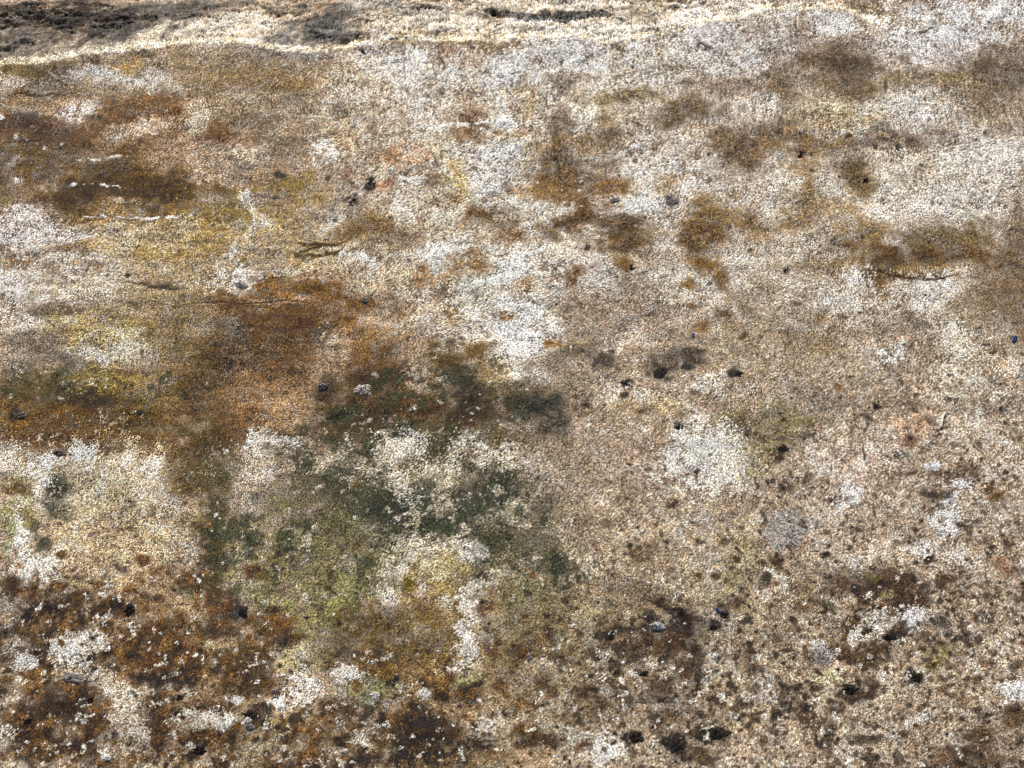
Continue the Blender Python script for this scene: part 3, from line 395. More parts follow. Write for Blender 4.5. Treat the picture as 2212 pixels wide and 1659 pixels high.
tile(2, 2, [
    (400, 400, 320, 260, (162, 149, 117), .55), (150, 150, 200, 150, (176, 156, 132), .5), (690, 140, 110, 100, (150, 150, 148), .85), (700, 110, 45, 40, (140, 130, 108), .8), (620, 480, 75, 95, (224, 214, 197), .92), (560, 590, 60, 40, (220, 205, 186), .75), (1500, 260, 75, 56, 'W', .85), (1700, 120, 62, 110, (222, 218, 214), .85), (1720, 320, 110, 60, (210, 190, 178), .8), (640, 350, 46, 50, (112, 76, 36), .92), (650, 300, 26, 26, 'K', .85), (530, 490, 40, 40, (74, 62, 44), .8),
    (370, 316, 20, 17, (130, 78, 42), .95), (230, 412, 24, 20, (125, 78, 42), .95), (105, 400, 20, 14, (140, 85, 50), .9), (1290, 500, 160, 80, (112, 72, 46), .85), (1340, 600, 150, 56, (122, 76, 40), .85), (1050, 500, 75, 50, (124, 86, 62), .75), (1270, 560, 40, 26, (150, 145, 100), .8), (1190, 450, 40, 26, (140, 135, 80), .8), (1250, 685, 58, 26, (190, 116, 28), .95), (1225, 665, 36, 14, (80, 50, 25), .9), (1120, 755, 75, 50, (142, 106, 50), .88), (1060, 915, 105, 66, (148, 98, 32), .92), (1240, 920, 95, 66, (108, 80, 42), .85), (1190, 980, 50, 40, (92, 62, 28), .85),
    (1270, 770, 110, 75, (218, 207, 190), .85), (1440, 720, 62, 52, (208, 206, 210), .85), (1120, 830, 30, 50, (220, 215, 205), .7), (900, 910, 75, 72, (196, 194, 194), .88), (880, 920, 40, 40, (110, 110, 112), .8), (265, 665, 46, 38, (42, 38, 42), .92), (195, 748, 36, 30, 'K', .9), (1340, 805, 72, 30, (45, 44, 36), .92), (1390, 745, 40, 26, (70, 55, 50), .85), (1090, 1145, 68, 48, 'K', .95), (1515, 1050, 40, 40, (50, 42, 46), .92), (1530, 1100, 60, 30, (58, 48, 46), .85), (900, 1162, 52, 22, (76, 66, 52), .85), (1220, 1150, 50, 22, (130, 100, 76), .8, -30),
    (50, 850, 62, 130, (84, 62, 46), .9), (20, 1000, 50, 80, (130, 86, 46), .8), (20, 760, 40, 50, (50, 42, 40), .85), (225, 1430, 100, 62, (44, 40, 34), .92), (215, 1400, 30, 50, (225, 218, 200), .92), (20, 1490, 40, 60, (44, 40, 34), .9), (500, 970, 110, 56, (120, 96, 76), .8), (460, 1040, 40, 30, (66, 52, 38), .8), (560, 950, 70, 40, (200, 182, 156), .6), (710, 1020, 22, 20, (120, 78, 44), .9), (1070, 1260, 66, 46, (122, 82, 36), .88), (810, 1310, 62, 56, (112, 72, 42), .85), (1150, 1400, 240, 110, (196, 182, 164), .7), (1000, 1430, 46, 110, (108, 82, 48), .85), (1260, 1455, 72, 36, (78, 64, 52), .85), (1000, 1050, 100, 50, (190, 172, 150), .6),
    (2140, 1170, 100, 66, (226, 222, 218), .9), (1530, 1340, 50, 50, (215, 210, 200), .75), (1900, 1450, 150, 55, (122, 86, 44), .85), (1900, 1590, 340, 75, (124, 92, 64), .8), (2130, 1310, 90, 70, (122, 88, 46), .82), (2100, 345, 85, 46, (172, 118, 78), .85), (2170, 490, 50, 60, (124, 88, 46), .85), (2020, 240, 32, 26, (84, 54, 36), .95), (1540, 330, 42, 24, (84, 52, 40), .92), (2085, 152, 22, 20, (140, 108, 50), .95), (1800, 395, 24, 10, (120, 118, 50), .9), (1690, 445, 66, 28, (116, 74, 46), .88), (1775, 95, 34, 20, (100, 66, 44), .9), (1430, 225, 60, 20, (100, 80, 70), .7), (2150, 250, 60, 120, (160, 140, 118), .5),
    (150, 1580, 110, 58, (124, 94, 50), .8), (960, 1090, 85, 45, (172, 164, 122), .75), (1690, 980, 70, 50, (160, 148, 96), .75), (960, 610, 36, 120, (124, 122, 102), .75), (120, 1200, 150, 100, (118, 96, 72), .6), (1850, 870, 26, 24, 'D', .85), (1660, 730, 50, 40, (86, 70, 48), .75), (1930, 985, 50, 24, (140, 90, 55), .8), (1560, 880, 80, 50, (140, 112, 70), .6), (700, 560, 150, 100, (140, 112, 84), .5), (380, 620, 50, 30, (120, 80, 48), .75), (740, 650, 46, 28, (140, 98, 55), .75), (430, 1340, 90, 60, (190, 165, 130), .6), (300, 1090, 160, 60, (170, 152, 110), .5), (1390, 1190, 60, 26, (205, 185, 155), .7), (1450, 1300, 50, 50, (100, 88, 60), .6),
])

def srct(rows):                           # marks given in full-size image pixels
    for r in rows:
        x, y, rx, ry, c = r[:5]
        stain(x * SRC, y * SRC, rx * SRC, ry * SRC, c, r[5] if len(r) > 5 else 0.7, r[6] if len(r) > 6 else 0)
srct([
    # dark taupe: far-left step face of the broken top, its shade painted in
    (200, 80, 330, 80, (104, 94, 86), .85), (60, 170, 160, 50, (112, 104, 98), .75), (560, 40, 200, 50, (98, 92, 88), .75), (820, 20, 150, 30, (108, 102, 98), .7),
    (330, 120, 130, 40, (72, 66, 62), .7), (100, 20, 90, 25, (176, 150, 122), .6), (1260, 125, 90, 40, (84, 84, 84), .8), (1330, 70, 60, 40, (92, 90, 88), .7), (1130, 40, 110, 16, (96, 84, 66), .7), (1650, 30, 160, 26, (140, 136, 132), .6), (1180, 190, 120, 22, (140, 140, 142), .6),
    (880, 1330, 140, 80, (132, 98, 56), .6), (940, 1450, 160, 90, (124, 88, 46), .6), (1080, 1500, 120, 90, (150, 116, 78), .5),
    # deep rust of the lower left
    (180, 2500, 150, 70, (96, 58, 24), .75), (380, 2460, 110, 46, (72, 48, 24), .75), (600, 2590, 170, 80, (128, 80, 32), .75), (760, 2640, 80, 50, (138, 80, 30), .7), (200, 2870, 160, 110, (94, 58, 22), .8), (360, 2880, 90, 90, (100, 62, 26), .75), (180, 2980, 170, 60, (80, 50, 22), .75), (640, 2710, 110, 36, (74, 46, 24), .75), (960, 2700, 110, 80, (104, 76, 30), .75), (1110, 2490, 80, 46, (138, 82, 28), .75), (640, 2900, 80, 70, (108, 68, 26), .7), (850, 2940, 90, 50, (102, 66, 26), .7), (1660, 2920, 120, 70, (80, 56, 24), .75), (1700, 3030, 200, 60, (62, 44, 26), .75), (1420, 3030, 80, 50, (58, 44, 34), .75), (1260, 3045, 150, 30, (96, 60, 32), .75),
    (290, 2600, 110, 50, (222, 214, 202), .8), (45, 2620, 50, 34, (228, 220, 210), .8), (520, 2800, 60, 90, (200, 186, 164), .7), (560, 2930, 60, 90, (196, 182, 160), .7), (1180, 2760, 90, 50, (222, 211, 196), .75), (820, 2870, 70, 36, (204, 192, 170), .7),
    # olive and green haze of the centre
    (1520, 1780, 50, 110, (94, 84, 50), .75), (1420, 1640, 170, 60, (96, 76, 44), .75), (1610, 1615, 120, 46, (132, 98, 52), .75), (1880, 1600, 90, 120, (72, 58, 36), .75), (1780, 1450, 80, 80, (118, 94, 50), .7), (1930, 1420, 60, 50, (132, 106, 60), .7),
    (1370, 1960, 210, 150, (100, 96, 70), .6), (1270, 2110, 150, 100, (126, 122, 82), .6), (1570, 2010, 90, 55, (62, 70, 56), .7), (1700, 2090, 90, 45, (58, 68, 54), .7), (1930, 1960, 110, 65, (74, 78, 62), .65), (1930, 2130, 46, 32, (52, 62, 46), .7), (2220, 2270, 60, 45, (62, 72, 44), .7), (2130, 1635, 90, 36, (64, 66, 54), .75), (2210, 1690, 34, 52, (70, 72, 56), .7),
    (1600, 1830, 60, 90, (206, 196, 180), .7), (1760, 1890, 90, 90, (200, 186, 164), .65), (1900, 1790, 100, 70, (208, 198, 178), .7), (1360, 1830, 110, 60, (184, 172, 152), .7), (1640, 2080, 40, 30, (190, 176, 150), .6), (1780, 2060, 40, 24, (196, 184, 164), .6), (2060, 2030, 60, 40, (180, 168, 142), .55), (2300, 2000, 120, 120, (168, 152, 132), .4),
    (1440, 2250, 120, 90, (140, 136, 98), .55), (1130, 2250, 90, 70, (132, 124, 84), .5), (2050, 2250, 130, 120, (116, 108, 78), .55), (2150, 2420, 160, 120, (136, 124, 94), .45),
    (860, 1900, 60, 220, (96, 88, 50), .65), (830, 2150, 50, 120, (104, 84, 46), .6),
    # milky veil and upright smears of the upper centre
    (1700, 330, 260, 80, (206, 194, 182), .55), (1870, 620, 70, 200, (214, 206, 196), .6), (1960, 560, 60, 130, (226, 220, 212), .6), (2010, 760, 60, 130, (222, 214, 204), .5), (2110, 1010, 90, 120, (226, 218, 208), .6), (2380, 640, 170, 130, (204, 194, 180), .45),
    (2750, 560, 180, 90, (186, 172, 156), .5), (3000, 350, 260, 110, (196, 188, 182), .5), (3350, 470, 160, 60, (190, 176, 152), .5), (3300, 800, 250, 120, (196, 184, 168), .45), (2950, 840, 120, 90, (204, 194, 182), .45), (2400, 250, 200, 60, (208, 202, 194), .5), (3700, 560, 140, 90, (208, 200, 192), .5),
])
for r in [
    # brown clouds in front of the veil
    (2240, 630, 48, 120, (112, 92, 70), .9), (2310, 705, 95, 48, (112, 92, 70), .9), (2430, 590, 62, 55, (118, 95, 66), .9), (2310, 580, 115, 24, (148, 120, 78), .8), (2950, 610, 105, 100, (114, 92, 66), .92), (2860, 540, 60, 50, (122, 100, 74), .8), (3040, 570, 90, 46, (134, 112, 88), .7),
    (3400, 265, 135, 68, (114, 94, 77), .92), (3160, 345, 52, 90, (118, 98, 66), .88), (3270, 260, 60, 40, (130, 107, 80), .8), (3350, 345, 165, 38, (132, 110, 82), .8), (2520, 395, 115, 22, (132, 110, 68), .88), (1885, 470, 54, 52, (126, 88, 36), .95), (1900, 540, 90, 20, (140, 102, 52), .8), (2690, 470, 62, 36, (106, 86, 54), .92), (2440, 490, 40, 40, (140, 118, 84), .7),
    (2355, 815, 46, 76, (132, 92, 40), .92), (2230, 735, 55, 46, (154, 118, 62), .8), (2430, 730, 46, 38, (150, 110, 48), .85), (2830, 930, 56, 95, (120, 86, 40), .92), (3020, 905, 66, 52, (140, 104, 44), .9), (2890, 865, 80, 50, (152, 122, 72), .75), (3230, 770, 38, 95, (146, 112, 58), .85), (3400, 700, 68, 38, (120, 94, 46), .92), (3430, 742, 54, 38, (118, 94, 56), .85), (3280, 825, 95, 60, (150, 120, 70), .75), (2780, 415, 72, 62, (126, 102, 68), .88), (2930, 350, 140, 32, (142, 120, 98), .75),
    (2280, 312, 54, 30, (114, 92, 70), .85), (3950, 290, 160, 70, (128, 110, 90), .85), (3940, 400, 100, 100, (136, 118, 96), .8), (4040, 240, 80, 70, (124, 106, 88), .8), (3610, 560, 78, 38, (114, 88, 64), .92), (3250, 575, 180, 24, (148, 120, 84), .75), (3730, 320, 170, 24, (154, 134, 98), .8),
    (2060, 945, 52, 30, (128, 88, 36), .92), (2205, 928, 46, 38, (126, 96, 44), .9), (2318, 868, 48, 28, (116, 82, 36), .92), (2490, 885, 58, 30, (108, 80, 46), .9), (2500, 965, 58, 38, (120, 88, 44), .9), (1985, 880, 80, 30, (136, 114, 84), .75), (1905, 850, 30, 26, (136, 94, 38), .9), (1840, 730, 40, 60, (206, 170, 102), .8), (3790, 965, 165, 56, (128, 106, 70), .85), (3520, 1012, 70, 32, (120, 88, 42), .9), (3460, 945, 46, 30, (150, 118, 60), .8), (3830, 1012, 200, 22, (122, 90, 58), .85),
]:
    stain(r[0] * SRC, r[1] * SRC, r[2] * SRC * 1.18, r[3] * SRC * 1.18, r[4], r[5] * 0.74, soft=0.8)
srct([
    # amber on the upper left
    (330, 690, 230, 55, (134, 98, 40), .7), (520, 760, 200, 45, (110, 76, 26), .85), (250, 790, 110, 34, (104, 72, 28), .8), (180, 510, 200, 46, (112, 76, 50), .75), (300, 570, 260, 40, (128, 94, 56), .65), (870, 850, 140, 55, (152, 130, 74), .65), (600, 930, 300, 50, (172, 148, 100), .45), (610, 430, 90, 40, (146, 98, 46), .7), (900, 550, 90, 36, (140, 96, 54), .65), (1000, 320, 220, 50, (150, 126, 88), .5), (1130, 330, 120, 26, (158, 120, 66), .5),
])

def T(tx, ty, pts):
    ox, oy = (0, 1366, 2730)[tx] / 4.0, (0, 1024, 2048)[ty] / 4.0
    k = 1366.0 / 2212.0 / 4.0
    return [(ox + x * k, oy + y * k) for x, y in pts]

# ------------------------------------------------------------------ lines, drips and scratches
for pts, h, c, op in [
    (T(0, 0, [(420, 1222), (520, 1212), (640, 1205), (760, 1215)]), 1.6, 'W', .9),
    (T(0, 0, [(480, 1050), (640, 1035), (830, 1010)]), 1.3, 'L', .8),
    (T(0, 0, [(500, 1395), (660, 1402), (860, 1408), (1060, 1405), (1240, 1412)]), 1.3, 'W', .95),
    (T(0, 0, [(700, 905), (860, 880), (1080, 880)]), 0.9, 'W', .6),
    (T(1, 0, [(560, 780), (700, 800), (860, 790), (1160, 770)]), 2.0, 'W', .8),
    (T(0, 2, [(150, 430), (300, 380)]), 1.5, 'W', .6),
    (T(2, 2, [(1150, 830), (1120, 740)]), 1.5, 'W', .7),
]:
    stroke(pts, h, c, op, dash=0.9, lift=0.5)
for pts, h, c, op in [
    (T(0, 0, [(0, 605), (180, 600), (330, 590), (520, 600)]), 0.9, 'D', .8),
    (T(0, 0, [(0, 925), (160, 926), (330, 918)]), 0.8, (70, 52, 38), .8),
    (T(0, 0, [(480, 1420), (800, 1418), (1080, 1422)]), 0.8, (150, 110, 50), .6),
    (T(0, 1, [(760, 170), (900, 180), (1050, 210), (1230, 215)]), 0.9, (70, 58, 40), .7),
    (T(0, 1, [(950, 300), (1150, 330), (1350, 315), (1540, 320), (1700, 300), (1850, 285), (1960, 300), (2020, 320)]), 0.7, (80, 55, 35), .75),
    (T(0, 1, [(1560, 380), (1700, 375), (1830, 385)]), 0.6, (90, 60, 35), .7),
    (T(0, 1, [(560, 415), (800, 412), (1020, 420)]), 0.6, (100, 85, 60), .6),
    (T(0, 1, [(1150, 60), (1480, 80), (1900, 75), (2200, 60)]), 0.7, (150, 125, 85), .5),
    (T(1, 0, [(1350, 780), (1372, 900), (1390, 1050), (1400, 1190)]), 0.9, (95, 78, 58), .6),
    (T(1, 0, [(640, 360), (650, 420), (640, 480)]), 1.2, (90, 76, 58), .7),
    (T(2, 0, [(660, 500), (655, 600), (650, 720), (600, 830)]), 1.0, (100, 82, 55), .6),
    (T(2, 0, [(740, 460), (760, 500), (800, 400)]), 0.7, (105, 85, 60), .6),
    (T(2, 0, [(660, 745), (900, 752), (1300, 755)]), 0.9, (130, 102, 60), .55),
    (T(2, 1, [(1150, 95), (1320, 120), (1500, 150), (1640, 148), (1800, 105)]), 1.4, (92, 64, 38), .8),
    (T(2, 1, [(1200, 110), (1195, 200), (1210, 300)]), 0.9, (100, 74, 46), .7),
    (T(2, 1, [(1158, 1200), (1175, 1270), (1188, 1350)]), 0.8, (62, 56, 56), .9),
    (T(2, 1, [(1240, 1050), (1236, 1160)]), 0.7, (80, 72, 64), .6),
    (T(2, 0, [(1890, 520), (1960, 508)]), 0.7, (80, 66, 54), .8),
    (T(1, 0, [(880, 580), (1010, 575), (1160, 560), (1290, 575)]), 0.8, (150, 125, 85), .6),
    (T(1, 1, [(740, 790), (800, 770), (850, 830), (900, 880)]), 0.9, (52, 42, 30), .7),
    (T(1, 1, [(745, 800), (780, 880), (800, 960)]), 0.9, (56, 44, 30), .6),
    (T(2, 2, [(1180, 1200), (1240, 1130), (1290, 1120)]), 1.2, (110, 84, 64), .8),
    (T(0, 1, [(2040, 960), (2050, 1010), (2110, 1050), (2160, 1040)]), 0.8, (60, 50, 40), .8),
]:
    stroke(pts, h, c, op, lift=-0.5)
# dark shade inside the curved dent round the quartz, painted as strokes
arc = [(2320, 2318), (2400, 2330), (2484, 2352), (2570, 2386), (2645, 2427), (2710, 2470), (2758, 2520), (2786, 2580), (2798, 2645), (2798, 2710), (2788, 2780)]
arc = [(a * SRC, c * SRC) for a, c in arc]
stroke(arc, 6.0, (96, 78, 60), .6, rough=1.6)
stroke(arc[3:], 4.2, (56, 44, 36), .7, rough=1.5)
stain(2680 * SRC, 2464 * SRC, 12, 6, (44, 38, 36), .8); stain(2570 * SRC, 2478 * SRC, 9, 6, (46, 42, 40), .75)
# the leaf-shaped ring of dried dirt
ring = [(1172, 968), (1225, 980), (1262, 972), (1330, 982), (1385, 968)]
stroke([(a * SRC, c * SRC) for a, c in ring], 2.2, (116, 92, 40), 1.0, rough=0.25)
ring = [(1170, 1000), (1200, 985), (1240, 976), (1285, 972), (1296, 978), (1262, 990), (1215, 1004), (1172, 1012), (1180, 1022), (1230, 1024), (1265, 1030), (1300, 1024), (1340, 1018), (1365, 1000), (1388, 972)]
stroke([(a * SRC, c * SRC) for a, c in ring], 1.9, (116, 92, 40), 1.0, rough=0.25)

# cream fracture along the broken edge, with the arris's sunlit rim painted in
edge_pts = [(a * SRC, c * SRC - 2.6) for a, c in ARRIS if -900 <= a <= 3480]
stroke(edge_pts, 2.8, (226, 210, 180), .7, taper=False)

# ------------------------------------------------------------------ rust and dirt freckles
rnd = random.Random(5)
def dens(x, y):
    d = 0.10
    if y > 560: d += (y - 560) / 208 * 0.7
    if y > 540 and x < 260: d += 0.55 * min(1, (y - 540) / 60)
    if x > 560 and y > 380: d += 0.22
    if x > 560 and y > 620: d += 0.22
    if y < 110: d = 0.04
    return d
for i in range(9000):
    x, y = rnd.uniform(-250, 1270), rnd.uniform(40, 900)
    if rnd.random() > dens(x, y):
        continue
    s = rnd.uniform(0.9, 2.2) * (1.35 if y > 520 else 0.9)
    if rnd.random() < 0.12: s *= 1.8
    c = rnd.choice([(116, 70, 34), (132, 84, 42), (92, 58, 32), (70, 48, 32), (58, 44, 36), (146, 98, 52), (84, 66, 46)])
    if x > 560: c = rnd.choice([(84, 64, 46), (96, 64, 40), (66, 50, 40), (110, 80, 50), (52, 44, 38)])
    if y < 520 and x < 560: c = rnd.choice([(96, 76, 56), (116, 88, 52), (70, 58, 48), (140, 108, 62)])
    stain(x, y, s, s * rnd.uniform(.7, 1), c, rnd.uniform(.55, .95), soft=0.4, rough=0.8)
for i in range(260):                      # pale grains of aggregate
    x, y = rnd.uniform(-250, 1270), rnd.uniform(70, 900)
    s = rnd.uniform(0.7, 1.6)
    stain(x, y, s, s, (238, 234, 226), rnd.uniform(.3, .8), soft=0.5, rough=0.9, lift=0.0)
# the stone beyond the photograph's frame carries the same kinds of stains
keys = [(140, 105, 60), (110, 74, 36), (204, 190, 168), (222, 214, 205), (132, 111, 88), (150, 130, 95), (90, 84, 60), (186, 164, 140), (120, 98, 70)]
for i in range(420):
    side = rnd.random()
    if side < .4: x, y = rnd.uniform(-600, -14), rnd.uniform(60, 1100)
    elif side < .8: x, y = rnd.uniform(1040, 1620), rnd.uniform(-60, 1100)
    else: x, y = rnd.uniform(-300, 1300), rnd.uniform(784, 1500)
    s = rnd.uniform(8, 40)
    stain(x, y, s * 1.3, s * .8, rnd.choice(keys), rnd.uniform(.5, .9))

# ------------------------------------------------------------------ colour grain
m1 = 0.75 * fbm(GX / 30, GY / 22, 3, 7) + 0.45 * fbm(GX / 90, GY / 26, 3, 2) + 0.35 * fbm(GX / 14, GY / 60, 3, 6); m2 = fbm(GX / 8 + 7, GY / 7, 2, 0) * FINE
COL = np.clip(COL, 0.004, 1)
red = sst(0.56 - COL[..., 1] / (COL[..., 0] + 1e-4), 0.0, 0.25)     # the reddest notes lean to amber
COL[..., 1] += red * 0.12 * COL[..., 0]
lumv = COL.mean(2, keepdims=True)
COL *= (np.clip(lumv, 0.02, 1) / 0.32) ** 0.46
lumv = COL.mean(2, keepdims=True)
sat = 1 - COL.min(2, keepdims=True) / (COL.max(2, keepdims=True) + 1e-4)
COL = np.clip(lumv + (COL - lumv) * (1.14 - 0.04 * sst(sat, 0.55, 0.85)), 0.003, 1)
gold = sst(COL[..., 1] / (COL[..., 0] + 1e-4), 0.45, 0.62)[..., None] * sst(sat, 0.40, 0.7)
COL = np.clip(lumv + (COL - lumv) * (1 + 0.10 * gold), 0.003, 1)
COL *= 1 - 0.20 * sst(sat, 0.55, 0.85)
lumv = COL.mean(2, keepdims=True)
pale_m = (sst(m1, 0.30, 1.1) * 0.30 + sst(m2, 0.35, 1.0) * 0.34 + sst(g_x, 0.5, 1.4) * 0.25)[..., None]
COL += (np.clip(lumv * 1.75, 0.06, 0.86) * np.array([1.0, 0.935, 0.86], np.float32) - COL) * pale_m
dirt_m = (sst(-m1, 0.20, 1.1) * 0.42 + sst(-m2, 0.35, 1.0) * 0.42 + sst(-g_x, 0.4, 1.4) * 0.34)[..., None]
COL += (COL * np.array([0.50, 0.44, 0.37], np.float32) - COL) * dirt_m

# freckles of rust and black growth, thick at the foot of the face
def blobd(pts):
    d = np.zeros((NV, NU), np.float32)
    for x, y, rx, ry, a in pts:
        d = np.maximum(d, a * np.exp(-(((X - x) / rx) ** 2 + ((Y - y) / ry) ** 2)))
    return d
FD = blobd([(90, 650, 230, 90, 1.0), (60, 760, 330, 90, .95), (330, 740, 230, 60, .9), (620, 650, 130, 60, .8), (700, 700, 260, 90, .9),
            (900, 640, 220, 120, .85), (900, 780, 260, 60, .95), (960, 470, 150, 160, .6), (760, 480, 200, 130, .5), (640, 560, 120, 60, .4),
            (400, 700, 160, 70, .7), (520, 200, 260, 60, .3), (200, 540, 160, 50, .45), (-250, 700, 260, 200, .8), (1250, 650, 250, 260, .7), (500, 950, 900, 150, .8)])
n5 = fbm(GX / 5.2 + 40, GY / 5.0, 2, 4); n3 = vnoise(GX / 3.2, GY / 3.0 + 8, 6) * 1.3; nb = fbm(GX / 12 + 3, GY / 11, 2, 1)
n5 *= FINE; n3 *= FINE; nb *= MIDL
hue = fbm(GX / 9, GY / 9 + 70, 2, 5)
cs = [srgb(c) for c in ((34, 27, 22), (66, 46, 24), (104, 72, 30), (136, 98, 48))]
hc = np.clip((hue + 1.1) / 2.2, 0, 0.999) * 3
hk = hc.astype(np.int32); hf = (hc - hk)[..., None]
cs = np.array(cs, np.float32)
fcol = cs[hk] * (1 - hf) + cs[np.minimum(hk + 1, 3)] * hf
rt = sst(X, 500, 620)[..., None]
fcol = fcol * (1 - 0.6 * rt) + 0.6 * rt * (fcol.mean(2, keepdims=True) * np.array([1.22, 0.98, 0.78], np.float32))
spare = 1 - 0.8 * sst(COL.mean(2), 0.34, 0.60)
for n, lo_, w_, op in ((nb, 1.40, 1.35, .88), (n5, 1.40, 1.0, .94), (n3, 1.38, 0.75, .75)):
    m = sst(n - (lo_ - w_ * FD) + 0.12 * g_f - (0.22 if n is nb else -0.12) * rt[..., 0], 0.0, 0.30) * np.clip(FD * 3, 0, 1) * op * spare
    COL += (fcol - COL) * m[..., None]
GD = blobd([(430, 490, 95, 62, 1.0), (330, 470, 70, 60, .6), (480, 520, 80, 60, .9), (300, 560, 90, 60, .72), (540, 560, 70, 60, .6), (400, 400, 110, 36, .75), (470, 380, 50, 40, .8), (230, 520, 30, 90, .6), (100, 385, 130, 22, .6), (30, 485, 50, 50, .4)])
ga = fbm(GX / 17 + 15, GY / 20, 4, 3, 0.7) + 0.35 * g_m
am = sst(ga - (0.75 - 1.0 * GD), 0.0, 0.7) * np.clip(GD * 2.5, 0, 1) * 0.80
gcol = srgb((58, 64, 42)) * (0.75 + 0.25 * sst(hue, -0.5, 0.8))[..., None]
COL += (gcol - COL) * (am * (1 - 0.55 * sst(COL.mean(2), 0.42, 0.65)))[..., None]
m = sst(fbm(GX / 9 + 61, GY / 8, 3, 2) - (1.05 - 0.35 * GD), 0.0, 0.5) * np.clip(GD * 2.5, 0, 1) * 0.6
COL += (srgb((206, 194, 170)) - COL) * m[..., None]
# pale crumbs between them
m = sst(fbm(GX / 6 + 90, GY / 5.5, 2, 7) - (1.35 - 0.85 * FD), 0.0, 0.3) * np.clip(FD * 3, 0, 1) * 0.7
m = m * sst(g_f + 1.0 * g_m, -0.6, 0.9)
COL += (srgb((232, 222, 206)) - COL) * m[..., None]

lumv = COL.mean(2, keepdims=True)
led = (LEDGE > 0.5) * 1.0
g = 0.74 * g_f + 0.24 * g_m + 0.12 * g_l
lft = FINE * sst(-X, -460, -250) * sst(Y, 70, 110) * sst(-Y, -480, -400)          # water-laid streaks on the left
g = g + lft * 0.26 * fbm(GX / 30, GY / 3.6, 3, 5)
upr = FINE * sst(X, 300, 420) * sst(-Y, -240, -120) * (1 - LEDGE)                  # fine upright runs under the edge
g = g + upr * 0.38 * fbm(GX / 2.2, GY / 8, 2, 6)
streak = fbm(GX / 8 + GY / 9, GY / 2.6, 3, 2) * FINE
g = g + led * (0.20 * streak + 0.5 * MIDL * fbm(GX / 22 + GY / 16, GY / 7, 3, 3))
COL *= np.exp(0.80 * g)[..., None]
hi = sst(g, 0.5, 1.35)[..., None] * 0.45
COL += (np.clip(lumv * 2.0, 0.08, 0.86) * np.array([1.0, 0.93, 0.83], np.float32) - COL) * hi
lo = sst(-g, 0.30, 1.2)[..., None] * 0.72
COL += (lumv * 0.24 * np.array([1.0, 0.86, 0.72], np.float32) - COL) * lo
COL *= (1 - 0.22 * led * sst(-streak, 0.2, 1.0))[..., None]
ALB = np.clip(COL * 0.92, 0.012, 0.86)

# ------------------------------------------------------------------ relief
K = 0.85 + 0.35 * fbm(GX / 60, GY / 11, 3, 6) + 0.5 * MIDL * fbm(GX / 26, GY / 6, 2, 1)
K = np.where(RISE > 0, K * (1 - RISE) + STEEP * RISE, K) * LEDGE
db = np.abs(np.diff(B, prepend=B[0]))
depth = np.zeros((NV, NU), np.float32)
inc = K * db[:, None]
depth = np.cumsum(inc[::-1], axis=0)[::-1]
depth = depth.astype(np.float32)
lip = sst(Y - arris_y[None, :], -1, 14)            # face rounds off towards the broken edge
mm = 0.001
hgt = (0.05 * g_f + 0.06 * g_m + 0.16 * g_l + 1.5 * g_h) * mm + RAISE * 0.35 * mm
hgt += LEDGE * (0.7 * MIDL * fbm(GX / 12, GY / 6, 3, 3) + 0.45 * g_m + 0.3 * g_f) * mm
PITS = [(1446, 201, 13, 4), (3465, 720, 12, 4), (3206, 620, 14, 3), (3595, 590, 12, 3), (1484, 738, 20, 3), (3150, 1078, 10, 3), (2712, 1709, 12, 4),
        (3505, 1626, 16, 3), (2526, 1074, 10, 3), (560, 1660, 10, 3), (1410, 804, 22, 2), (2505, 1535, 16, 2)]
for a, c, r, dp in PITS:
    x, y, r = a * SRC, c * SRC, r * SRC
    w = window(x - 14, x + 14, y - 14, y + 14)
    d = np.hypot(X[w] - x, Y[w] - y) / (r * 0.85) + 0.45 * g_m[w] + 0.3 * g_f[w]
    m = sst(1.25 - d, 0, 0.6)
    hgt[w] -= dp * 0.6 * mm * m
    ALB[w] += (np.array([0.02, 0.018, 0.016], np.float32) - ALB[w]) * (m * 0.9)[..., None]  # dark inside of the pits: shade painted in as a dirt colour
# low ring round the hollow by the quartz
d, t = pdist(X, Y, arc)
hgt -= 1.5 * mm * np.exp(-(d / 7.0) ** 2)
WDIR = np.array([0, math.cos(R(21)), -math.sin(R(21))])
POS = np.empty((NV, NU, 3), np.float64)
for k in range(3):
    POS[..., k] = P0[k] + (A_ if k == 0 else 0) + B_ * UPV[k] + hgt * NRM[k] + depth * WDIR[k]

# ------------------------------------------------------------------ materials
def new_mat(name):
    m = bpy.data.materials.new(name); m.use_nodes = True
    return m, m.node_tree, m.node_tree.nodes['Principled BSDF']

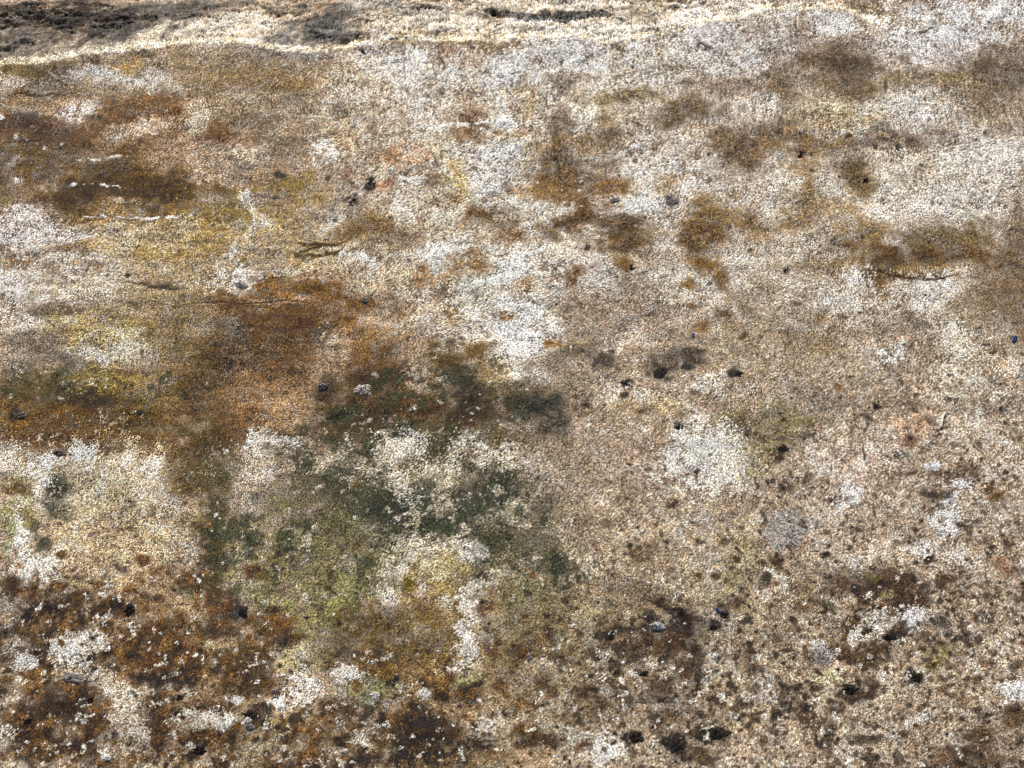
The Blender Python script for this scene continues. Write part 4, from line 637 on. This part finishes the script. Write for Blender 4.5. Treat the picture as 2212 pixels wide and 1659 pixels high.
def stone_material():
    m, nt, p = new_mat('weathered stone')
    at = nt.nodes.new('ShaderNodeAttribute'); at.attribute_name = 'mineral'
    tc = nt.nodes.new('ShaderNodeTexCoord')
    n1 = nt.nodes.new('ShaderNodeTexNoise'); n1.inputs['Scale'].default_value = 1200.0; n1.inputs['Detail'].default_value = 2.0
    n2 = nt.nodes.new('ShaderNodeTexVoronoi'); n2.inputs['Scale'].default_value = 700.0
    nt.links.new(tc.outputs['Object'], n1.inputs['Vector']); nt.links.new(tc.outputs['Object'], n2.inputs['Vector'])
    r = nt.nodes.new('ShaderNodeMapRange')
    r.inputs[1].default_value = 0.34; r.inputs[2].default_value = 0.66; r.inputs[3].default_value = 0.38; r.inputs[4].default_value = 1.62
    nt.links.new(n1.outputs['Fac'], r.inputs[0])
    n3 = nt.nodes.new('ShaderNodeTexNoise'); n3.inputs['Scale'].default_value = 520.0; n3.inputs['Detail'].default_value = 3.0; n3.inputs['Roughness'].default_value = 0.7
    nt.links.new(tc.outputs['Object'], n3.inputs['Vector'])
    r3 = nt.nodes.new('ShaderNodeMapRange')
    r3.inputs[1].default_value = 0.33; r3.inputs[2].default_value = 0.67; r3.inputs[3].default_value = 0.12; r3.inputs[4].default_value = 1.9
    nt.links.new(n3.outputs['Fac'], r3.inputs[0])
    gm = nt.nodes.new('ShaderNodeMix'); gm.data_type = 'FLOAT'
    nt.links.new(at.outputs['Alpha'], gm.inputs[0]); nt.links.new(r3.outputs[0], gm.inputs[2]); nt.links.new(r.outputs[0], gm.inputs[3])
    mx = nt.nodes.new('ShaderNodeMix'); mx.data_type = 'RGBA'; mx.blend_type = 'MULTIPLY'; mx.inputs[0].default_value = 1.0
    nt.links.new(at.outputs['Color'], mx.inputs[6]); nt.links.new(gm.outputs[0], mx.inputs[7])
    nt.links.new(mx.outputs[2], p.inputs['Base Color'])
    bp = nt.nodes.new('ShaderNodeBump'); bp.inputs['Strength'].default_value = 0.2; bp.inputs['Distance'].default_value = 0.0004
    nt.links.new(n2.outputs['Distance'], bp.inputs['Height'])
    nt.links.new(bp.outputs[0], p.inputs['Normal'])
    p.inputs['Roughness'].default_value = 0.85
    p.inputs['Specular IOR Level'].default_value = 0.25
    return m

def speckled(name, c1, c2, scale, rough=0.7, spec=0.3, bump=0.4):
    m, nt, p = new_mat(name)
    tc = nt.nodes.new('ShaderNodeTexCoord')
    n = nt.nodes.new('ShaderNodeTexNoise'); n.inputs['Scale'].default_value = scale; n.inputs['Detail'].default_value = 4.0
    nt.links.new(tc.outputs['Object'], n.inputs['Vector'])
    cr = nt.nodes.new('ShaderNodeValToRGB')
    cr.color_ramp.elements[0].position = 0.38; cr.color_ramp.elements[1].position = 0.62
    cr.color_ramp.elements[0].color = (*srgb(c1).tolist(), 1); cr.color_ramp.elements[1].color = (*srgb(c2).tolist(), 1)
    nt.links.new(n.outputs['Fac'], cr.inputs[0]); nt.links.new(cr.outputs[0], p.inputs['Base Color'])
    b = nt.nodes.new('ShaderNodeBump'); b.inputs['Strength'].default_value = bump; b.inputs['Distance'].default_value = 0.0006
    nt.links.new(n.outputs['Fac'], b.inputs['Height']); nt.links.new(b.outputs[0], p.inputs['Normal'])
    p.inputs['Roughness'].default_value = rough; p.inputs['Specular IOR Level'].default_value = spec
    return m

STONE = stone_material()

# ------------------------------------------------------------------ build the block
def link(o, parent=None):
    scene.collection.objects.link(o)
    if parent is not None:
        o.parent = parent
    return o

block = bpy.data.objects.new('stone_block', None)
link(block)
block['label'] = 'weathered sloping stone block with rust, ochre and green stains and a broken top edge'
block['category'] = 'stone block'

quad_r, quad_c = np.meshgrid(np.arange(NV - 1), np.arange(NU - 1), indexing='ij')
i00 = (quad_r * NU + quad_c)
QUADS = np.stack([i00 + NU, i00 + NU + 1, i00 + 1, i00], -1)
cy = 0.5 * (Y[:-1, :-1] + Y[1:, 1:])
ar = 0.5 * (arris_y[:-1] + arris_y[1:])[None, :]
on_face = cy >= ar
lay_y = np.interp(0.5 * (U[:-1] + U[1:]), np.array([-2600, -200, 220, 520, 880, 1200, 1240, 1430, 1600, 1960, 2220, 2470, 2545, 3000, 6500]) * SRC,
                  np.array([150, 110, 132, 84, 66, 60, 130, 152, 60, 30, 84, 72, 92, -60, -400]) * SRC)[None, :]
part_id = np.where(on_face, 0, np.where(cy >= lay_y, 1, 2))
PF = POS.reshape(-1, 3).astype(np.float32)
CF = np.concatenate([ALB.reshape(-1, 3), FINE.reshape(-1, 1)], 1).astype(np.float32)

def grid_part(name, sel):
    q = QUADS[sel]
    used, inv = np.unique(q, return_inverse=True)
    inv = inv.reshape(-1).astype(np.int32)
    me = bpy.data.meshes.new(name)
    nq = len(q)
    me.vertices.add(len(used)); me.loops.add(nq * 4); me.polygons.add(nq)
    me.vertices.foreach_set('co', PF[used].ravel())
    me.loops.foreach_set('vertex_index', inv)
    me.polygons.foreach_set('loop_start', np.arange(0, nq * 4, 4, dtype=np.int32))
    me.polygons.foreach_set('use_smooth', np.ones(nq, bool))
    me.update(calc_edges=True)
    a = me.attributes.new('mineral', 'FLOAT_COLOR', 'POINT')
    a.data.foreach_set('color', CF[used].ravel())
    me.materials.append(STONE)
    return link(bpy.data.objects.new(name, me), block)

face = grid_part('dressed_face', part_id == 0)
low = grid_part('broken_layer', part_id == 1)
low['label'] = 'pale broken rock layer along the edge of the face'
up = grid_part('broken_layer', part_id == 2)
up['label'] = 'darker rough rock layer behind the pale broken edge'

# back and sides of the block down to the ground
def skirt():
    loop = [POS[j, 0] for j in range(NV - 1, -1, -12)] + [POS[0, i] for i in range(0, NU, 12)] + [POS[0, -1]] + [POS[j, -1] for j in range(0, NV, 12)] + [POS[-1, -1]]
    vs_, fs = [], []
    for p in loop:
        vs_.append(tuple(p)); vs_.append((p[0], p[1] + 0.01, -0.02))
    for i in range(len(loop) - 1):
        fs.append((2 * i, 2 * i + 1, 2 * i + 3, 2 * i + 2))
    me = bpy.data.meshes.new('back_wall'); me.from_pydata(vs_, [], fs); me.update()
    me.materials.append(speckled('rough back stone', (120, 104, 84), (176, 156, 128), 60.0, 0.9, 0.2))
    link(bpy.data.objects.new('back_wall', me), block)
skirt()

me = bpy.data.meshes.new('ground')
S = 400.0
me.from_pydata([(-S, -S, 0), (S, -S, 0), (S, S, 0), (-S, S, 0)], [], [(0, 1, 2, 3)])
me.materials.append(speckled('packed earth', (96, 84, 66), (140, 124, 100), 30.0, 0.95, 0.1))
gr = link(bpy.data.objects.new('ground', me)); gr['kind'] = 'structure'

# ------------------------------------------------------------------ small bodies on and in the face
def surf(sx, sy):
    """point of the stone under full-size image pixel (sx, sy)"""
    i = int(np.clip(np.searchsorted(U, sx * SRC), 0, NU - 1)); j = int(np.clip(np.searchsorted(PY1, sy * SRC), 0, NV - 1))
    return Vector(POS[j, i]), unit_of(B[j]) * SRC

ROTF = np.stack([np.array([1.0, 0, 0]), UPV, NRM], 1)     # columns: across, up the face, out of it

def lump(name, sx, sy, rx, ry, hz, mat, seed, parent=None, ragged=0.2, grit=0.15, rot=0.0):
    """a low body bedded in the stone: its rim follows the surface, its crown stands hz full-size image pixels proud"""
    rr = random.Random(seed)
    NA, NR = 44, 9
    ph = [(k, rr.uniform(-1, 1), rr.uniform(0, 6.28)) for k in range(2, 13)]
    p0, u = surf(sx, sy)
    vs_, fs = [], []
    for j in range(NR):
        q = math.sin(j / (NR - 1) * math.pi / 2)
        for i in range(NA):
            t = 2 * math.pi * i / NA
            s_ = 1 + ragged * sum(a / (k ** 0.55) * math.sin(k * t + e) for k, a, e in ph)
            x, y = rx * s_ * q * math.cos(t), ry * s_ * q * math.sin(t)
            x, y = x * math.cos(rot) - y * math.sin(rot), x * math.sin(rot) + y * math.cos(rot)
            p, _ = surf(sx + x, sy + y)
            fz = sx + x - round((sx + x) * SRC) / SRC, sy + y - round((sy + y) * SRC) / SRC
            h = hz * math.sqrt(max(0.0, 1 - q * q)) * (1 + grit * rr.uniform(-1, 1) * 2) - hz * 0.30 * q ** 4 - (1.5 if j == NR - 1 else 0)
            base = p0 + Vector(ROTF @ np.array([x * u, -y * u, 0.0]))
            dn = (p - p0).dot(Vector(NRM))
            base += Vector(NRM) * (dn + h * u)
            vs_.append(tuple(base - p0))
    for j in range(NR - 1):
        for i in range(NA):
            a, b_ = j * NA + i, j * NA + (i + 1) % NA
            if j == 0:
                fs.append((0, a + NA, b_ + NA))
            else:
                fs.append((a, a + NA, b_ + NA, b_))
    m_ = bpy.data.meshes.new(name); m_.from_pydata(vs_, [], fs); m_.update()
    for f in m_.polygons: f.use_smooth = True
    m_.materials.append(mat)
    o = bpy.data.objects.new(name, m_)
    o.location = p0
    return link(o, parent)

grey_sp = speckled('speckled granite', (84, 78, 72), (196, 188, 178), 900.0, 0.6, 0.4, 0.7)
grey_pb = speckled('blue grey pebble', (84, 80, 80), (140, 134, 130), 700.0, 0.7, 0.3)
dark_gl = speckled('dark glossy pebble', (48, 46, 54), (104, 102, 112), 500.0, 0.3, 0.5, 0.2)
quartz = speckled('milky quartz', (84, 84, 92), (186, 188, 196), 420.0, 0.35, 0.6, 0.5)
iron = speckled('iron brown grit', (50, 36, 30), (130, 108, 96), 500.0, 0.6, 0.4, 0.8)
pale = speckled('pale grit', (190, 182, 172), (238, 234, 228), 400.0, 0.6, 0.4)

for i, (sx, sy, rx, ry, hz, mt, lb) in enumerate([
    (1452, 1558, 40, 28, 16, grey_sp, 'white and grey speckled pebble set in brown stain'),
    (1292, 1545, 24, 20, 18, dark_gl, 'small glossy dark blue pebble'),
    (1458, 1194, 19, 17, 12, grey_pb, 'small grey pebble in rust stain'),
    (2626, 2506, 34, 22, 20, quartz, 'milky blue quartz pebble beside a dark hollow'),
    (3158, 2140, 64, 60, 12, grey_sp, 'round grey speckled pebble worn flush'),
    (292, 2712, 50, 24, 16, grey_pb, 'grey pebble in pale patch'),
    (82, 1660, 26, 20, 14, iron, 'brown iron lump at the left'),
    (240, 1811, 32, 14, 12, iron, None),
    (2113, 2625, 13, 22, 12, grey_pb, None),
    (3285, 2618, 40, 38, 10, grey_sp, 'grey speckled pebble beside an ochre stain'),
    (990, 2880, 18, 15, 14, pale, 'white grain beside black lichen'),
    (1000, 2905, 22, 15, 12, grey_pb, None),
    (63, 550, 11, 14, 8, pale, None), (112, 565, 7, 6, 6, pale, None), (1888, 1655, 9, 8, 7, pale, None),
    (2460, 800, 24, 16, 8, grey_pb, None), (2696, 802, 26, 18, 8, grey_pb, None), (972, 1141, 24, 14, 8, grey_pb, None),
    (427, 2345, 12, 11, 9, pale, None), (430, 3030, 18, 14, 12, pale, None), (333, 2892, 14, 9, 8, pale, None), (2895, 1508, 14, 10, 8, pale, None),
    (1905, 2920, 9, 9, 8, pale, None), (1500, 2780, 22, 16, 9, pale, None),
]):
    o = lump('pebble', sx, sy, rx * .9, ry * .9, hz * .4, mt, 40 + i, parent=block, ragged=0.2, grit=0.3)
    if lb: o['label'] = lb

lichen = speckled('black lichen crust', (20, 19, 19), (58, 52, 46), 700.0, 0.9, 0.15, 1.0)
LG = 'black lichen tufts on the stone face'
for i, (sx, sy, rx, ry, hz, lb) in enumerate([
    (517, 2440, 34, 30, 16, 'round black lichen tuft on pale stone left of centre'),
    (970, 2448, 30, 30, 14, 'black lichen tuft on rust stain right of the round one'),
    (362, 2798, 20, 19, 12, 'small black lichen tuft in brown patch near bottom left'),
    (110, 2884, 20, 18, 12, 'small black lichen tuft nearest the left bottom corner'),
    (796, 3000, 36, 25, 14, 'wide black lichen tuft at the bottom left edge'),
    (1000, 2860, 36, 30, 10, 'black lichen tuft wrapped round a white grain'),
    (2542, 2946, 48, 28, 14, 'ragged black lichen tuft beside white patch at the bottom'),
    (2704, 2980, 36, 46, 14, 'tall black lichen tuft right of the white patch at the bottom'),
    (2870, 2930, 58, 38, 9, 'broad black lichen tuft with pale middle near the bottom'),
    (3404, 2755, 40, 28, 16, 'glossy black lichen tuft in the lower right'),
    (3668, 2706, 30, 30, 10, 'branched black lichen tuft right of the glossy one'),
    (2894, 2458, 26, 22, 12, 'black lichen tuft right of the milky quartz'),
    (2850, 2510, 22, 18, 10, 'small black lichen tuft just below right of the quartz'),
    (2444, 2548, 20, 16, 10, 'small black lichen tuft below left of the quartz'),
    (3560, 2545, 42, 18, 10, 'flat black lichen tuft beside orange spot'),
    (2576, 2694, 22, 16, 10, 'small black lichen tuft in the rust field under the quartz'),
    (2640, 1486, 44, 30, 6, 'dark grey lichen patch right of the centre'),
    (3130, 1796, 28, 20, 8, 'small black lichen tuft above the round grey pebble'),
    (2952, 1500, 26, 20, 7, 'small dark lichen tuft beside tiny pale pebble'),
    (724, 2790, 20, 19, 10, 'dark lichen tuft among rust stains left of the wide tuft'),
]):
    o = lump('lichen_tuft', sx, sy, rx * .74, ry * .74, hz * .26, lichen, 200 + i, ragged=0.30, grit=0.5)
    o['label'] = lb; o['category'] = 'lichen'; o['group'] = LG

# loose bits: blue flakes and a white fibre
blue = speckled('blue plastic', (24, 44, 96), (44, 66, 130), 200.0, 0.4, 0.5, 0.1)
def flake(sx, sy, l, wd, ang, label):
    p, u = surf(sx, sy)
    bm = bmesh.new()
    pr = [(-1, -.6), (-.2, -1), (.9, -.7), (1, .5), (.1, 1), (-.9, .6)]
    top = []; bot = []
    for a, c in pr:
        x, y = a * l * u, c * wd * u
        x, y = x * math.cos(ang) - y * math.sin(ang), x * math.sin(ang) + y * math.cos(ang)
        top.append(bm.verts.new(Vector(ROTF @ np.array([x, y, 5 * u])))); bot.append(bm.verts.new(Vector(ROTF @ np.array([x, y, -6 * u]))))
    bm.faces.new(top); bm.faces.new(bot[::-1])
    for k in range(6):
        bm.faces.new((top[k], bot[k], bot[(k + 1) % 6], top[(k + 1) % 6]))
    m_ = bpy.data.meshes.new('plastic_flake'); bm.to_mesh(m_); bm.free(); m_.materials.append(blue)
    o = bpy.data.objects.new('plastic_flake', m_); o.location = p
    link(o); o['label'] = label; o['category'] = 'plastic flake'; o['group'] = 'blue plastic flakes stuck on the stone'
flake(4053, 1355, 15, 7, 0.9, 'dark blue plastic flake near the right edge of the stone')
flake(2770, 1340, 8, 6, 1.2, 'tiny blue plastic flake near the dark grey lichen patch')
flake(2872, 2442, 14, 5, -0.7, 'bluish plastic flake beside black lichen right of the quartz')

def fibre(pts, rad, label):
    cu = bpy.data.curves.new('fibre', 'CURVE'); cu.dimensions = '3D'; cu.bevel_depth = rad; cu.bevel_resolution = 2
    sp = cu.splines.new('POLY'); sp.points.add(len(pts) - 1)
    for k, (a, c) in enumerate(pts):
        p, u = surf(a, c); p = p + Vector(NRM) * rad * 1.2
        sp.points[k].co = (*p, 1)
    tmp = bpy.data.objects.new('tmp', cu); scene.collection.objects.link(tmp)
    dg = bpy.context.evaluated_depsgraph_get()
    m_ = bpy.data.meshes.new_from_object(tmp.evaluated_get(dg)); m_.name = 'fibre'
    bpy.data.objects.remove(tmp)
    m_.materials.clear(); m_.materials.append(pale)
    o = bpy.data.objects.new('fibre', m_); link(o)
    o['label'] = label; o['category'] = 'fibre'
fibre([(3778, 1650), (3768, 1668), (3764, 1690), (3760, 1712)], 0.0007, 'short white fibre lying upright on the right of the stone')
